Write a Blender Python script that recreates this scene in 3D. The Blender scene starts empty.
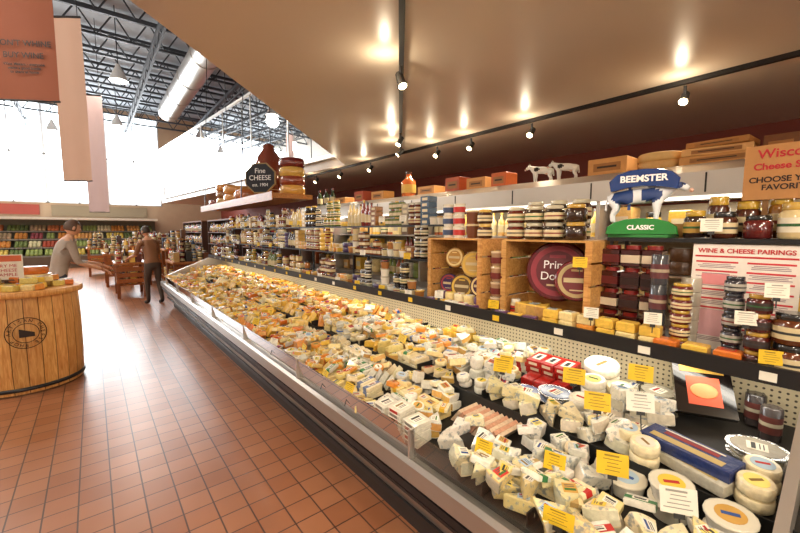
import bpy, math, random
from mathutils import Matrix, Vector
R = random.Random(7)
pi = math.pi

def C(h):
    h = h.lstrip('#')
    o = []
    for i in (0, 2, 4):
        c = int(h[i:i+2], 16) / 255
        o.append(c / 12.92 if c <= 0.04045 else ((c + 0.055) / 1.055) ** 2.4)
    return tuple(o)
def jit(c, a=0.1):
    k = 1 + R.uniform(-a, a)
    return tuple(min(1, max(0, v * k * (1 + R.uniform(-a, a) * .3))) for v in c)

# ---------------------------------------------------------------- materials
def principled(name, col=(.8, .8, .8), rough=.5, metal=0, coat=0, attr=False, noise=0, nscale=30, emis=None, estr=0, bump=0, vein=None):
    m = bpy.data.materials.new(name); m.use_nodes = True
    nt = m.node_tree; b = nt.nodes['Principled BSDF']
    b.inputs['Base Color'].default_value = (*col, 1)
    b.inputs['Roughness'].default_value = rough
    b.inputs['Metallic'].default_value = metal
    b.inputs['Coat Weight'].default_value = coat
    b.inputs['Coat Roughness'].default_value = .12
    src = None
    if attr:
        a = nt.nodes.new('ShaderNodeAttribute'); a.attribute_name = 'Col'; src = a.outputs['Color']
    if noise:
        tc = nt.nodes.new('ShaderNodeTexCoord')
        n = nt.nodes.new('ShaderNodeTexNoise'); n.inputs['Scale'].default_value = nscale; n.inputs['Detail'].default_value = 4
        nt.links.new(tc.outputs['Object'], n.inputs['Vector'])
        mr = nt.nodes.new('ShaderNodeMapRange'); mr.inputs['To Min'].default_value = 1 - noise; mr.inputs['To Max'].default_value = 1 + noise
        nt.links.new(n.outputs['Fac'], mr.inputs['Value'])
        vm = nt.nodes.new('ShaderNodeVectorMath'); vm.operation = 'SCALE'
        if src: nt.links.new(src, vm.inputs[0])
        else: vm.inputs[0].default_value = col
        nt.links.new(mr.outputs['Result'], vm.inputs['Scale']); src = vm.outputs['Vector']
        if vein:
            cr = nt.nodes.new('ShaderNodeValToRGB'); cr.color_ramp.elements[0].position = .52; cr.color_ramp.elements[1].position = .64
            cr.color_ramp.elements[0].color = (0, 0, 0, 1); cr.color_ramp.elements[1].color = (.85, .85, .85, 1)
            nt.links.new(n.outputs['Fac'], cr.inputs['Fac'])
            mx = nt.nodes.new('ShaderNodeMix'); mx.data_type = 'RGBA'; nt.links.new(cr.outputs['Color'], mx.inputs['Factor'])
            nt.links.new(src, mx.inputs['A']); mx.inputs['B'].default_value = (*vein, 1); src = mx.outputs['Result']
        if bump:
            bp = nt.nodes.new('ShaderNodeBump'); bp.inputs['Strength'].default_value = bump; bp.inputs['Distance'].default_value = .01
            nt.links.new(n.outputs['Fac'], bp.inputs['Height']); nt.links.new(bp.outputs['Normal'], b.inputs['Normal'])
    if src: nt.links.new(src, b.inputs['Base Color'])
    if emis:
        b.inputs['Emission Color'].default_value = (*emis, 1); b.inputs['Emission Strength'].default_value = estr
    return m
M_ATT = principled('painted_matte', attr=True, rough=.55, noise=.12, nscale=25)
M_WRAP = principled('plastic_wrapped', attr=True, rough=.34, coat=.6, noise=.3, nscale=55, bump=.4)
M_GLOSS = principled('glossy_jar', attr=True, rough=.15, coat=.6)
M_VEIN = principled('blue_veined_cheese', attr=True, rough=.34, coat=.6, noise=.2, nscale=48, bump=.4, vein=C('7f8b90'))
M_STEEL = principled('brushed_steel', C('d6d3ce'), rough=.3, metal=.85, noise=.05, nscale=8)
M_SATIN = principled('satin_aluminium', C('a8a097'), rough=.3, metal=.7, noise=.04, nscale=6)
M_HOOD = principled('hood_steel', C('d2cdc6'), rough=.28, metal=.75, noise=.1, nscale=3)
M_BLACK = principled('black_metal', C('17171a'), rough=.4)
M_FOIL = principled('foil', C('dcdcdc'), rough=.22, metal=1, noise=.15, nscale=60, bump=.6)
M_BULB = principled('warm_bulb', (1, .8, .5), emis=(1, .78, .45), estr=25)
M_TUBE = principled('lamp_tube', (1, 1, 1), emis=(1, .93, .8), estr=4)
M_CEIL = principled('ceiling_paint', C('d8c9b6'), rough=.34, noise=.03, nscale=2)
M_WALLR = principled('maroon_wall', C('7a3020'), rough=.6, noise=.08, nscale=3)
M_WALLW = principled('white_wall', C('e4ddd0'), rough=.6, noise=.03, nscale=3)
M_ROOF = principled('roof_deck', C('9aa2aa'), rough=.6, noise=.08, nscale=3)
M_TRUSS = principled('truss_paint', C('3c4046'), rough=.5)
M_INK = principled('ink_dark', C('2a1a14'), rough=.6)
M_WHITEINK = principled('ink_white', C('f6f6f6'), rough=.5)
M_REDINK = principled('ink_red', C('b5232c'), rough=.5)

def wood_mat(name, col, col2, scale=(2, 2, 14), attr=False):
    m = bpy.data.materials.new(name); m.use_nodes = True; nt = m.node_tree; b = nt.nodes['Principled BSDF']
    tc = nt.nodes.new('ShaderNodeTexCoord'); mp = nt.nodes.new('ShaderNodeMapping'); mp.inputs['Scale'].default_value = scale
    n = nt.nodes.new('ShaderNodeTexNoise'); n.inputs['Scale'].default_value = 4; n.inputs['Detail'].default_value = 6; n.inputs['Distortion'].default_value = 1
    cr = nt.nodes.new('ShaderNodeValToRGB'); cr.color_ramp.elements[0].color = (*col2, 1); cr.color_ramp.elements[1].color = (*col, 1)
    cr.color_ramp.elements[0].position = .3; cr.color_ramp.elements[1].position = .65
    nt.links.new(tc.outputs['Object'], mp.inputs['Vector']); nt.links.new(mp.outputs['Vector'], n.inputs['Vector']); nt.links.new(n.outputs['Fac'], cr.inputs['Fac'])
    a = nt.nodes.new('ShaderNodeAttribute'); a.attribute_name = 'Col'
    mx = nt.nodes.new('ShaderNodeMix'); mx.data_type = 'RGBA'; mx.blend_type = 'MULTIPLY'; mx.inputs['Factor'].default_value = 1
    nt.links.new(cr.outputs['Color'], mx.inputs['A']); nt.links.new(a.outputs['Color'], mx.inputs['B']); nt.links.new(mx.outputs['Result'], b.inputs['Base Color'])
    b.inputs['Roughness'].default_value = .42
    return m
M_PINE = wood_mat('pine_wood', C('e2ad68'), C('c07f3e'), (14, 14, 1.5), attr=True)
M_PINEH = wood_mat('pine_wood_h', C('d3a05e'), C('ad7438'), (14, 1.5, 14), attr=True)

def glass_mat(name, tint=(1, 1, 1), refl=.12, rough=.02):
    m = bpy.data.materials.new(name); m.use_nodes = True; nt = m.node_tree
    for n in list(nt.nodes): nt.nodes.remove(n)
    o = nt.nodes.new('ShaderNodeOutputMaterial'); mx = nt.nodes.new('ShaderNodeMixShader'); t = nt.nodes.new('ShaderNodeBsdfTransparent'); g = nt.nodes.new('ShaderNodeBsdfGlossy')
    t.inputs['Color'].default_value = (*tint, 1); g.inputs['Roughness'].default_value = rough
    fr = nt.nodes.new('ShaderNodeLayerWeight'); fr.inputs['Blend'].default_value = refl * 2
    nt.links.new(fr.outputs['Fresnel'], mx.inputs['Fac']); nt.links.new(t.outputs[0], mx.inputs[1]); nt.links.new(g.outputs[0], mx.inputs[2]); nt.links.new(mx.outputs[0], o.inputs['Surface'])
    return m
M_GLASS = glass_mat('clear_glass', (.97, .99, .98), .06)
M_GLASSB = glass_mat('bulkhead_glass', (.42, .52, .52), .2)

def tile_mat():
    m = bpy.data.materials.new('terracotta_tiles'); m.use_nodes = True; nt = m.node_tree; b = nt.nodes['Principled BSDF']
    tc = nt.nodes.new('ShaderNodeTexCoord'); br = nt.nodes.new('ShaderNodeTexBrick')
    br.offset = 0; br.squash = 1
    br.inputs['Scale'].default_value = 1; br.inputs['Brick Width'].default_value = .155; br.inputs['Row Height'].default_value = .155
    br.inputs['Mortar Size'].default_value = .0045; br.inputs['Mortar Smooth'].default_value = .2
    br.inputs['Color1'].default_value = (*C('ab7350'), 1); br.inputs['Color2'].default_value = (*C('9c6240'), 1); br.inputs['Mortar'].default_value = (*C('54372a'), 1)
    nt.links.new(tc.outputs['Object'], br.inputs['Vector'])
    n = nt.nodes.new('ShaderNodeTexNoise'); n.inputs['Scale'].default_value = 2.5; n.inputs['Detail'].default_value = 5
    nt.links.new(tc.outputs['Object'], n.inputs['Vector'])
    mr = nt.nodes.new('ShaderNodeMapRange'); mr.inputs['To Min'].default_value = .82; mr.inputs['To Max'].default_value = 1.18
    nt.links.new(n.outputs['Fac'], mr.inputs['Value'])
    vm = nt.nodes.new('ShaderNodeVectorMath'); vm.operation = 'SCALE'
    nt.links.new(br.outputs['Color'], vm.inputs[0]); nt.links.new(mr.outputs['Result'], vm.inputs['Scale']); nt.links.new(vm.outputs['Vector'], b.inputs['Base Color'])
    bp = nt.nodes.new('ShaderNodeBump'); bp.invert = True; bp.inputs['Strength'].default_value = .4; bp.inputs['Distance'].default_value = .004
    nt.links.new(br.outputs['Fac'], bp.inputs['Height']); nt.links.new(bp.outputs['Normal'], b.inputs['Normal'])
    b.inputs['Roughness'].default_value = .33
    return m
def peg_mat():
    m = bpy.data.materials.new('pegboard'); m.use_nodes = True; nt = m.node_tree; b = nt.nodes['Principled BSDF']
    tc = nt.nodes.new('ShaderNodeTexCoord')
    def vm(op, a, v=None):
        n = nt.nodes.new('ShaderNodeVectorMath'); n.operation = op; nt.links.new(a, n.inputs[0])
        if v is not None: n.inputs[1].default_value = v
        return n
    s = vm('MULTIPLY', tc.outputs['Object'], (0, 40, 40)); f = vm('FRACTION', s.outputs[0]); d = vm('SUBTRACT', f.outputs[0], (0, .5, .5)); l = vm('LENGTH', d.outputs[0])
    lt = nt.nodes.new('ShaderNodeMath'); lt.operation = 'LESS_THAN'; lt.inputs[1].default_value = .2; nt.links.new(l.outputs['Value'], lt.inputs[0])
    mx = nt.nodes.new('ShaderNodeMix'); mx.data_type = 'RGBA'; mx.inputs['A'].default_value = (*C('d9caa6'), 1); mx.inputs['B'].default_value = (*C('4a4032'), 1)
    nt.links.new(lt.outputs[0], mx.inputs['Factor']); nt.links.new(mx.outputs['Result'], b.inputs['Base Color'])
    return m
M_TILE = tile_mat(); M_PEG = peg_mat()

# ---------------------------------------------------------------- mesh builder
def T(x, y, z, rz=0, rx=0, ry=0):
    m = Matrix.Translation((x, y, z))
    if rz: m = m @ Matrix.Rotation(rz, 4, 'Z')
    if ry: m = m @ Matrix.Rotation(ry, 4, 'Y')
    if rx: m = m @ Matrix.Rotation(rx, 4, 'X')
    return m
def face_mat(x, y, z, yaw=0, lean=0):
    m = Matrix(((0, 0, -1, 0), (-1, 0, 0, 0), (0, 1, 0, 0), (0, 0, 0, 1)))
    return Matrix.Translation((x, y, z)) @ Matrix.Rotation(yaw, 4, 'Z') @ m @ Matrix.Rotation(-lean, 4, 'X')
class MB:
    def __init__(s, mats):
        s.v = []; s.f = []; s.c = []; s.m = []; s.s = []; s.mats = mats
    def add(s, vs, fs, col, mat=0, M=None, smooth=False):
        o = len(s.v)
        for p in vs:
            s.v.append(tuple(M @ Vector(p)) if M is not None else tuple(p))
        for i, f in enumerate(fs):
            s.f.append([o + k for k in f])
            s.c.append(col[i] if isinstance(col, list) else col)
        s.m += [mat] * len(fs); s.s += [smooth] * len(fs)
    def prism(s, poly, levels, col, mat=0, M=None, topcol=None, smooth=False):
        n = len(poly); cx = sum(p[0] for p in poly) / n; cy = sum(p[1] for p in poly) / n
        vs = []; fs = []; cs = []
        for z, sc in levels:
            for p in poly: vs.append((cx + (p[0] - cx) * sc, cy + (p[1] - cy) * sc, z))
        for l in range(len(levels) - 1):
            for i in range(n):
                j = (i + 1) % n
                fs.append([l * n + i, l * n + j, (l + 1) * n + j, (l + 1) * n + i]); cs.append(col)
        fs.append(list(range(n))[::-1]); cs.append(col)
        fs.append([(len(levels) - 1) * n + i for i in range(n)]); cs.append(topcol or col)
        s.add(vs, fs, cs, mat, M, smooth)
    def box(s, sx, sy, sz, col, mat=0, M=None, ch=.0, topcol=None):
        p = [(-sx/2, -sy/2), (sx/2, -sy/2), (sx/2, sy/2), (-sx/2, sy/2)]
        if ch:
            k = 1 - 2 * ch / max(sx, sy)
            lv = [(0, k), (ch, 1), (sz - ch, 1), (sz, k)]
        else: lv = [(0, 1), (sz, 1)]
        s.prism(p, lv, col, mat, M, topcol)
    def bb(s, x0, x1, y0, y1, z0, z1, col, mat=0):
        s.box(x1-x0, y1-y0, z1-z0, col, mat, T((x0+x1)/2, (y0+y1)/2, z0))
    def lathe(s, prof, n, col, mat=0, M=None, smooth=True, cols=None):
        vs = []; fs = []; cs = []
        for r, z in prof:
            for i in range(n):
                a = 2 * pi * i / n; vs.append((r * math.cos(a), r * math.sin(a), z))
        for l in range(len(prof) - 1):
            for i in range(n):
                j = (i + 1) % n
                fs.append([l*n+i, l*n+j, (l+1)*n+j, (l+1)*n+i]); cs.append(cols[l] if cols else col)
        s.add(vs, fs, cs, mat, M, smooth)
        k = len(prof) - 1
        s.add([vs[i] for i in range(n)], [list(range(n))[::-1]], cols[0] if cols else col, mat, M)
        s.add([vs[k*n+i] for i in range(n)], [list(range(n))], cols[-1] if cols else col, mat, M)
    def strut(s, p, q, w, col, mat=0, h=None):
        p = Vector(p); q = Vector(q); d = q - p; L = d.length
        M = Matrix.Translation(p) @ d.to_track_quat('Z', 'Y').to_matrix().to_4x4()
        s.box(w, h or w, L, col, mat, M)
    def tube(s, p, q, r, col, mat=0, n=16):
        p = Vector(p); q = Vector(q); d = q - p
        M = Matrix.Translation(p) @ d.to_track_quat('Z', 'Y').to_matrix().to_4x4()
        s.lathe([(r, 0), (r, d.length)], n, col, mat, M)
    def extr(s, pts, y0, y1, col, mat=0):
        n = len(pts)
        vs = [(p[0], y0, p[1]) for p in pts] + [(p[0], y1, p[1]) for p in pts]
        fs = [[i, (i+1) % n, n + (i+1) % n, n + i] for i in range(n)] + [list(range(n))[::-1], [n+i for i in range(n)]]
        s.add(vs, fs, col, mat)
    def ell(s, M, rx, ry, rz, col, mat=0, n=14, k=8):
        prof = [(max(1e-4, math.sin(pi*i/k)), -math.cos(pi*i/k)) for i in range(k+1)]
        s.lathe(prof, n, col, mat, M @ Matrix.Diagonal((rx, ry, rz, 1)))
    def obj(s, name, parent=None):
        me = bpy.data.meshes.new(name); me.from_pydata(s.v, [], s.f)
        for m in s.mats: me.materials.append(m)
        me.polygons.foreach_set('material_index', s.m); me.polygons.foreach_set('use_smooth', s.s)
        a = me.color_attributes.new('Col', 'FLOAT_COLOR', 'CORNER')
        d = []
        for f, c in zip(s.f, s.c): d += [c[0], c[1], c[2], 1.0] * len(f)
        a.data.foreach_set('color', d); me.update()
        o = bpy.data.objects.new(name, me); bpy.context.scene.collection.objects.link(o)
        if parent: o.parent = parent
        return o
def empty(name, parent=None):
    o = bpy.data.objects.new(name, None); bpy.context.scene.collection.objects.link(o); o.parent = parent; o.empty_display_size = .1
    return o
def text(body, size, M, mat, parent, name='lettering', ext=.001, align='CENTER', bold=0, sx=1):
    cu = bpy.data.curves.new(name, 'FONT'); cu.body = body; cu.size = size; cu.align_x = align; cu.align_y = 'CENTER'; cu.extrude = ext; cu.offset = bold
    cu.materials.append(mat)
    o = bpy.data.objects.new(name, cu); bpy.context.scene.collection.objects.link(o)
    o.parent = parent; o.matrix_basis = M @ Matrix.Diagonal((sx, 1, 1, 1))
    return o
STD = [M_ATT, M_WRAP, M_GLOSS, M_FOIL, M_STEEL, M_BLACK, M_PINE, M_BULB, M_VEIN, M_SATIN, M_HOOD]
ATT, WRAP, GLOSS, FOIL, STEEL, BLK, PINE, BULB, VEIN, SATIN, HOOD = range(11)
W1 = (1, 1, 1)

# ---------------------------------------------------------------- room
def shell(name, mat, boxes, parent=None):
    mb = MB([mat])
    for b in boxes: mb.bb(*b, W1)
    return mb.obj(name, parent)
shell('floor', M_TILE, [(-6, 6, -4, 24, -.1, 0)])
shell('wall_left', M_WALLW, [(-6.2, -6, -4, 24, 0, 7.6)])
shell('wall_back', M_WALLR, [(5.95, 6.15, -4, 24, 0, 7.6)])
shell('wall_rear', M_WALLW, [(-6, 5.95, -4.2, -4, 0, 7.6)])
M_FAR = principled('far_wall', C('b79c80'), rough=.6, noise=.1, nscale=3)
shell('wall_far', M_FAR, [(-6, 6, 24, 24.2, 0, 2.9), (-6, 6, 24, 24.2, 7.4, 7.6), (3.0, 6, 24, 24.2, 2.9, 7.4)])
shell('ceiling_roof_deck', M_ROOF, [(-6, 6, -4, 24.2, 7.6, 7.7)])
for i in range(4):
    x0 = -6 + i * 2.25; mb = MB([principled('window_frame%d' % i, C('e8ecef'), rough=.4), M_GLASS])
    x1 = x0 + 2.25
    for a, b in ((x0, x0+.05), (x1-.05, x1), (x0+1.1, x0+1.15)): mb.bb(a, b, 23.98, 24.1, 2.9, 7.4, W1)
    for z in (2.9, 5.1, 7.34): mb.bb(x0, x1, 23.98, 24.1, z, z+.06, W1)
    mb.bb(x0, x1, 24.03, 24.04, 2.95, 7.35, W1, 1)
    mb.obj('window_%d' % (i+1))
mb = MB([M_CEIL])
poly = [(-4.2, -2.1), (-4.2, -3.98), (5.94, -3.98), (5.94, 19.5), (2.45, 19.5), (3.66, 6.1)]
mb.prism(poly, [(2.8, 1), (3.0, 1)], W1)
mb.obj('ceiling')
e = empty('glass_bulkhead_wall')
mb = MB([M_GLASSB]); 
p0 = Vector((3.6, 6.2, 3.0)); p1 = Vector((2.4, 19.4, 3.0)); d = p1 - p0
mb.add([p0, p1, p1 + Vector((0, 0, 2)), p0 + Vector((0, 0, 2))], [[0, 1, 2, 3]], W1); mb.obj('glass_panes', e)
mb = MB([M_STEEL]); 
for k in range(8):
    p = p0 + d * (k / 7); mb.strut(p, p + Vector((0, 0, 2.02)), .025, W1)
mb.strut(p0 + Vector((0, 0, 2)), p1 + Vector((0, 0, 2)), .06, W1); mb.strut(p0, p1, .08, W1); mb.obj('mullions', e)

mb = MB([M_TRUSS])
for k in range(11):
    y = 9.2 + k * 1.4
    mb.strut((-6, y, 7.5), (6, y, 7.5), .09, W1); mb.strut((-6, y, 6.85), (6, y, 6.85), .07, W1)
    x = -6
    while x < 5.9:
        mb.strut((x, y, 6.85), (x + .4, y, 7.5), .035, W1); mb.strut((x + .4, y, 7.5), (x + .8, y, 6.85), .035, W1); x += .8
for x in (-3.5, -2.0, -.6, 1.6, 4.2):
    mb.strut((x, 8, 6.6), (x, 24, 6.6), .11, W1); mb.strut((x, 8, 6.3), (x, 24, 6.3), .05, W1)
    y = 8
    while y < 23.5:
        mb.strut((x, y, 6.3), (x, y + .5, 6.6), .03, W1); mb.strut((x, y + .5, 6.6), (x, y + 1, 6.3), .03, W1); y += 1
mb.obj('roof_truss')
mb = MB([M_STEEL])
mb.tube((2.75, 8, 6.5), (2.75, 18.6, 6.5), .38, W1, 0, 28)
for y in range(8, 19, 2): mb.tube((2.75, y, 6.5), (2.75, y + .06, 6.5), .4, W1, 0, 28)
mb.obj('ventilation_duct')
def pendant(name, x, y, z, power, top=7.55, s=1):
    e = empty(name); mb = MB(STD)
    mb.tube((x, y, z + .38*s), (x, y, top), .012, W1, BLK, 6)
    mb.lathe([(.22*s, 0), (.2*s, .04*s), (.13*s, .23*s), (.06*s, .36*s), (.05*s, .43*s)], 20, C('c9c9c9'), ATT, T(x, y, z))
    mb.lathe([(.17*s, .01), (.17*s, -.005)], 20, W1, BULB, T(x, y, z)); mb.obj('shade', e)
    l = bpy.data.lights.new('lamp_light', 'POINT'); l.energy = power; l.color = (1, .93, .85); l.shadow_soft_size = .2
    o = bpy.data.objects.new('lamp_light', l); o.location = (x, y, z - .2); o.parent = e; bpy.context.scene.collection.objects.link(o)
for (x, y) in [(-1.8, 10), (.8, 13), (-2, 16), (1, 18.5), (-1, 21), (-3.8, 12.5)]: pendant('high_bay_or_fill_lamp', x, y, 5.62, 170)
for (x, y) in [(-3, 2.0), (-3.2, 6.0)]: pendant('high_bay_or_fill_lamp', x, y, 5.0, 260)  # this pair hangs out of view, added as fill for floor and case front
for (x, y) in [(-1.6, -2.6), (.9, -2.8)]: pendant('fill_pendant_lamp', x, y, 2.15, 75, 2.8, .8)  # made-up pendants behind the camera, added as frontal fill

# ---------------------------------------------------------------- track lights
def spot(parent, p, aim, energy, cone=85, up=True):
    p = Vector(p); d = (Vector(aim) - p).normalized()
    mb = MB(STD)
    mb.tube(p + Vector((0, 0, .09)), p, .012, W1, BLK, 8)
    M = Matrix.Translation(p) @ d.to_track_quat('Z', 'Y').to_matrix().to_4x4()
    mb.lathe([(.016, -.06), (.027, -.05), (.031, .03), (.039, .055)], 14, C('1c1a19'), ATT, M)
    mb.lathe([(.030, .056), (.030, .059)], 14, W1, BULB, M)
    mb.obj('spot_head', parent)
    l = bpy.data.lights.new('spot_beam', 'SPOT'); l.energy = energy; l.color = (1, .87, .68); l.spot_size = math.radians(cone); l.spot_blend = .8; l.shadow_soft_size = .05
    o = bpy.data.objects.new('spot_beam', l); bpy.context.scene.collection.objects.link(o); o.parent = parent
    o.location = p + d * .1; o.rotation_euler = d.to_track_quat('-Z', 'Y').to_euler()
    l = bpy.data.lights.new('lamp_spill', 'POINT'); l.energy = 3.6; l.color = (1, .84, .6); l.shadow_soft_size = .03
    o = bpy.data.objects.new('lamp_spill', l); bpy.context.scene.collection.objects.link(o); o.parent = parent
    o.location = p + Vector((-.14, 0, .0))
def track(pts, heads):
    e = empty('track_light'); mb = MB(STD)
    mb.strut(pts[0], pts[1], .035, W1, BLK); mb.obj('rail', e)
    for h in heads: spot(e, *h)
z = 2.66
track([(3.74, -3, 2.782), (3.74, 7.8, 2.782)],
      [((3.74, y, z), (2.0, y - .1, .9), 45) for y in (-.5, 1.0, 2.36, 3.2, 3.8, 5.4, 6.4, 7.4)])
track([(.3, .35, 2.782), (3.70, 4.55, 2.782)],
      [((1.75, 2.15, z), (1.7, 1.2, .7), 36), ((2.9, 3.57, z), (1.6, 3.6, .7), 50), ((3.3, 4.06, z), (1.6, 5.2, .7), 60), ((.7, .85, z), (1.9, 1.0, .9), 34)])
track([(-1.5, -.9, 2.782), (3.7, -.9, 2.782)],  # unseen track added behind the camera to light the cheeses from the front
      [((-.3, -.9, z), (1.8, 1.4, .9), 64), ((.6, -.9, z), (1.9, .9, .9), 44), ((1.4, -.9, z), (2.1, .4, 1.0), 38), ((-1.2, -.9, z), (1.6, 3.4, .9), 120)])

# ---------------------------------------------------------------- the long display case
Y0, Y1 = -1.2, 9.2
case = empty('refrigerated_display_case')
mb = MB(STD)
mb.extr([(1.26, 0), (2.5, 0), (2.5, .14), (1.26, .14)], Y0, Y1, C('2c2624'), ATT)
mb.extr([(1.20, .14), (2.5, .14), (2.5, .40), (1.10, .40)], Y0, Y1, W1, SATIN)
mb.extr([(1.10, .40), (2.5, .40), (2.5, .56), (1.08, .56)], Y0, Y1, W1, SATIN)
mb.extr([(1.045, .47), (1.065, .455), (1.085, .455), (1.085, .56), (1.065, .565), (1.045, .55)], Y0 - .02, Y1 + .02, W1, SATIN)
mb.extr([(1.062, .405), (1.10, .405), (1.10, .44), (1.062, .44)], Y0, Y1, W1, BLK)
mb.extr([(1.15, .20), (1.185, .20), (1.185, .23), (1.15, .23)], Y0, Y1, W1, BLK)
mb.extr([(1.10, .34), (1.125, .34), (1.125, .355), (1.10, .355)], Y0, Y1, W1, BLK)
mb.obj('body', case)
mb = MB(STD)
mb.extr([(1.10, .56), (1.55, .56), (1.55, .63), (1.10, .58)], Y0, Y1, C('26221f'), ATT)
mb.extr([(1.55, .56), (2.28, .56), (2.28, .78), (1.57, .70), (1.55, .70)], Y0, Y1, C('26221f'), ATT)
mb.obj('decks', case)
mb = MB([M_PEG]); mb.extr([(2.25, .7), (2.3, .7), (2.3, 1.02), (2.25, 1.02)], Y0, Y1, W1); mb.obj('pegboard_back', case)
mb = MB(STD)
mb.extr([(1.99, 1.02), (2.5, 1.02), (2.5, 1.045), (2.0, 1.045), (2.0, 1.06), (1.99, 1.085), (1.975, 1.085), (1.975, 1.015), (1.99, 1.015)], Y0, Y1, W1, BLK)
mb.extr([(2.42, .56), (2.5, .56), (2.5, 1.02), (2.42, 1.02)], Y0, Y1, W1, STEEL)
for y in (Y0, .075, Y1 - .03):
    mb.extr([(1.10, .56), (2.3, .56), (2.3, 1.02), (2.0, 1.02), (1.6, .86), (1.12, .66)], y, y + .03, C('cfcac2'), HOOD)
mb.obj('shelf', case)
mb = MB([M_GLASS]); 
mb.extr([(1.085, .56), (1.091, .56), (1.071, .70), (1.065, .70)], Y0, Y1, W1); mb.obj('front_glass', case)
mb = MB([M_STEEL]); 
y = Y0
while y < Y1: mb.bb(1.062, 1.092, y, y + .012, .56, .70, W1); y += 1.22
mb.obj('glass_clips', case)
mb = MB([M_TUBE]); mb.bb(2.03, 2.05, Y0 + .1, Y1 - .1, 1.003, 1.013, W1); mb.obj('case_lamp', case)
for y in (0.9, 2.6, 4.3, 6.0, 7.7):
    l = bpy.data.lights.new('case_lamp_light', 'AREA'); l.shape = 'RECTANGLE'; l.size = .06; l.size_y = 1.6; l.energy = 3.2; l.color = (1, .93, .8)
    o = bpy.data.objects.new('case_lamp_light', l); o.location = (2.04, y, 1.0); o.parent = case; bpy.context.scene.collection.objects.link(o)

# ---------------------------------------------------------------- goods
CREAM, PALE, WHITE, YEL, CHED, ORG = C('e8d192'), C('ebdcb4'), C('e4dfd0'), C('e6ba4a'), C('df9038'), C('d47226')
RIND, GREY, BRN, RED, BLUE, GOLD = C('c9994f'), C('c3c5c2'), C('8e5f36'), C('b52a24'), C('2f4f93'), C('d9b24a')
def pie(L, a, n=4, rc=0):
    return [(0, 0)] + [(L * math.cos(-a/2 + a*i/n), L * math.sin(-a/2 + a*i/n)) for i in range(n+1)]
def label(mb, M, w, h, col):
    mb.box(w, h, .0012, col, ATT, M)
    k = R.choice([C('a02222'), C('333333'), C('2a4a88'), C('3c6b30'), C('8a6a30')])
    mb.box(w * .8, h * .22, .0008, k, ATT, M @ T(0, h * .18, .0012))
    mb.box(w * .7, h * .06, .0008, C('555555'), ATT, M @ T(0, -h * .12, .0012)); mb.box(w * .7, h * .06, .0008, C('555555'), ATT, M @ T(0, -h * .3, .0012))
LBL = [C('efe9d8'), C('efe9d8'), C('eedb78'), C('ddd6c6'), C('c8382c'), C('e3dfd2'), C('dcc044'), C('a9c0d2'), C('c79a4a')]
def wedge(mb, M, L, h, col, mat=WRAP):
    a = R.uniform(.6, .95); p = [(q[0] - L*.55, q[1]) for q in pie(L, a)]
    mb.prism(p, [(0, .94), (h*.12, 1), (h*.88, 1), (h, .93)], col, mat, M)
    rc = jit(RIND, .25) if mat == WRAP else jit(C('cfc7b0'), .15)
    n = 4; r2 = L * 1.005
    vs = []
    for i in range(n+1):
        t = -a/2*.96 + a*.96*i/n
        for zz in (h*.1, h*.9): vs.append((r2*math.cos(t) - L*.55, r2*math.sin(t), zz))
    mb.add(vs, [[2*i, 2*i+2, 2*i+3, 2*i+1] for i in range(n)], rc, WRAP, M)
    if R.random() < .65: label(mb, M @ T(.0+L*.08, 0, h + .0006, R.uniform(-.2, .2)), L*.38, L*.34, R.choice(LBL))
def block(mb, M, a, b, h, col):
    mb.box(a, b, h, col, WRAP, M, ch=h*.12)
    if R.random() < .75: label(mb, M @ T(0, 0, h + .0006, R.choice([0, pi/2])), min(a, b)*.7, min(a, b)*.6, R.choice(LBL))
def wheel(mb, M, r, h, col, lab=True, mat=WRAP, n=20):
    mb.lathe([(r*.9, 0), (r, h*.15), (r, h*.85), (r*.93, h)], n, col, mat, M)
    if lab:
        mb.lathe([(r*.66, h+.0004), (r*.66, h+.0016)], n, R.choice(LBL), ATT, M); mb.box(r*.8, r*.2, .001, R.choice([RED, BLUE, C('2d5a2c'), C('8a6a30')]), ATT, M @ T(0, 0, h+.0016, R.uniform(0, 3)))
def pack(mb, M, a, b, h, col, band):
    mb.box(a, b, h, col, WRAP, M, ch=h*.1)
    mb.box(a*1.01, b*.45, h*1.01, band, ATT, M); label(mb, M @ T(0, 0, h*1.01+.001), a*.5, b*.3, LBL[0])
def tub(mb, M, r, h, col, lid):
    mb.lathe([(r*.82, 0), (r*.97, h*.86)], 18, col, GLOSS, M); mb.lathe([(r, h*.86), (r*1.02, h*.9), (r, h), (r*.9, h*1.0)], 18, lid, GLOSS, M)
    mb.lathe([(r*.6, h), (r*.6, h+.001)], 18, R.choice(LBL), ATT, M); mb.box(r*.7, r*.2, .001, R.choice([RED, BLUE, C('2d5a2c')]), ATT, M @ T(0, 0, h+.001, R.uniform(0, 3)))
def foiltray(mb, M, a, b, h, col):
    p = [(a/2*math.cos(2*pi*k/16)*(1), b/2*math.sin(2*pi*k/16)) for k in range(16)]
    mb.prism(p, [(0, .8), (h*.8, .95), (h*.82, 1.08), (h, 1.08)], W1, FOIL, M)
    mb.prism(p, [(h, .9), (h+.002, .9)], col, WRAP, M); label(mb, M @ T(0, 0, h+.0022), a*.4, b*.35, LBL[0])
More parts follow.
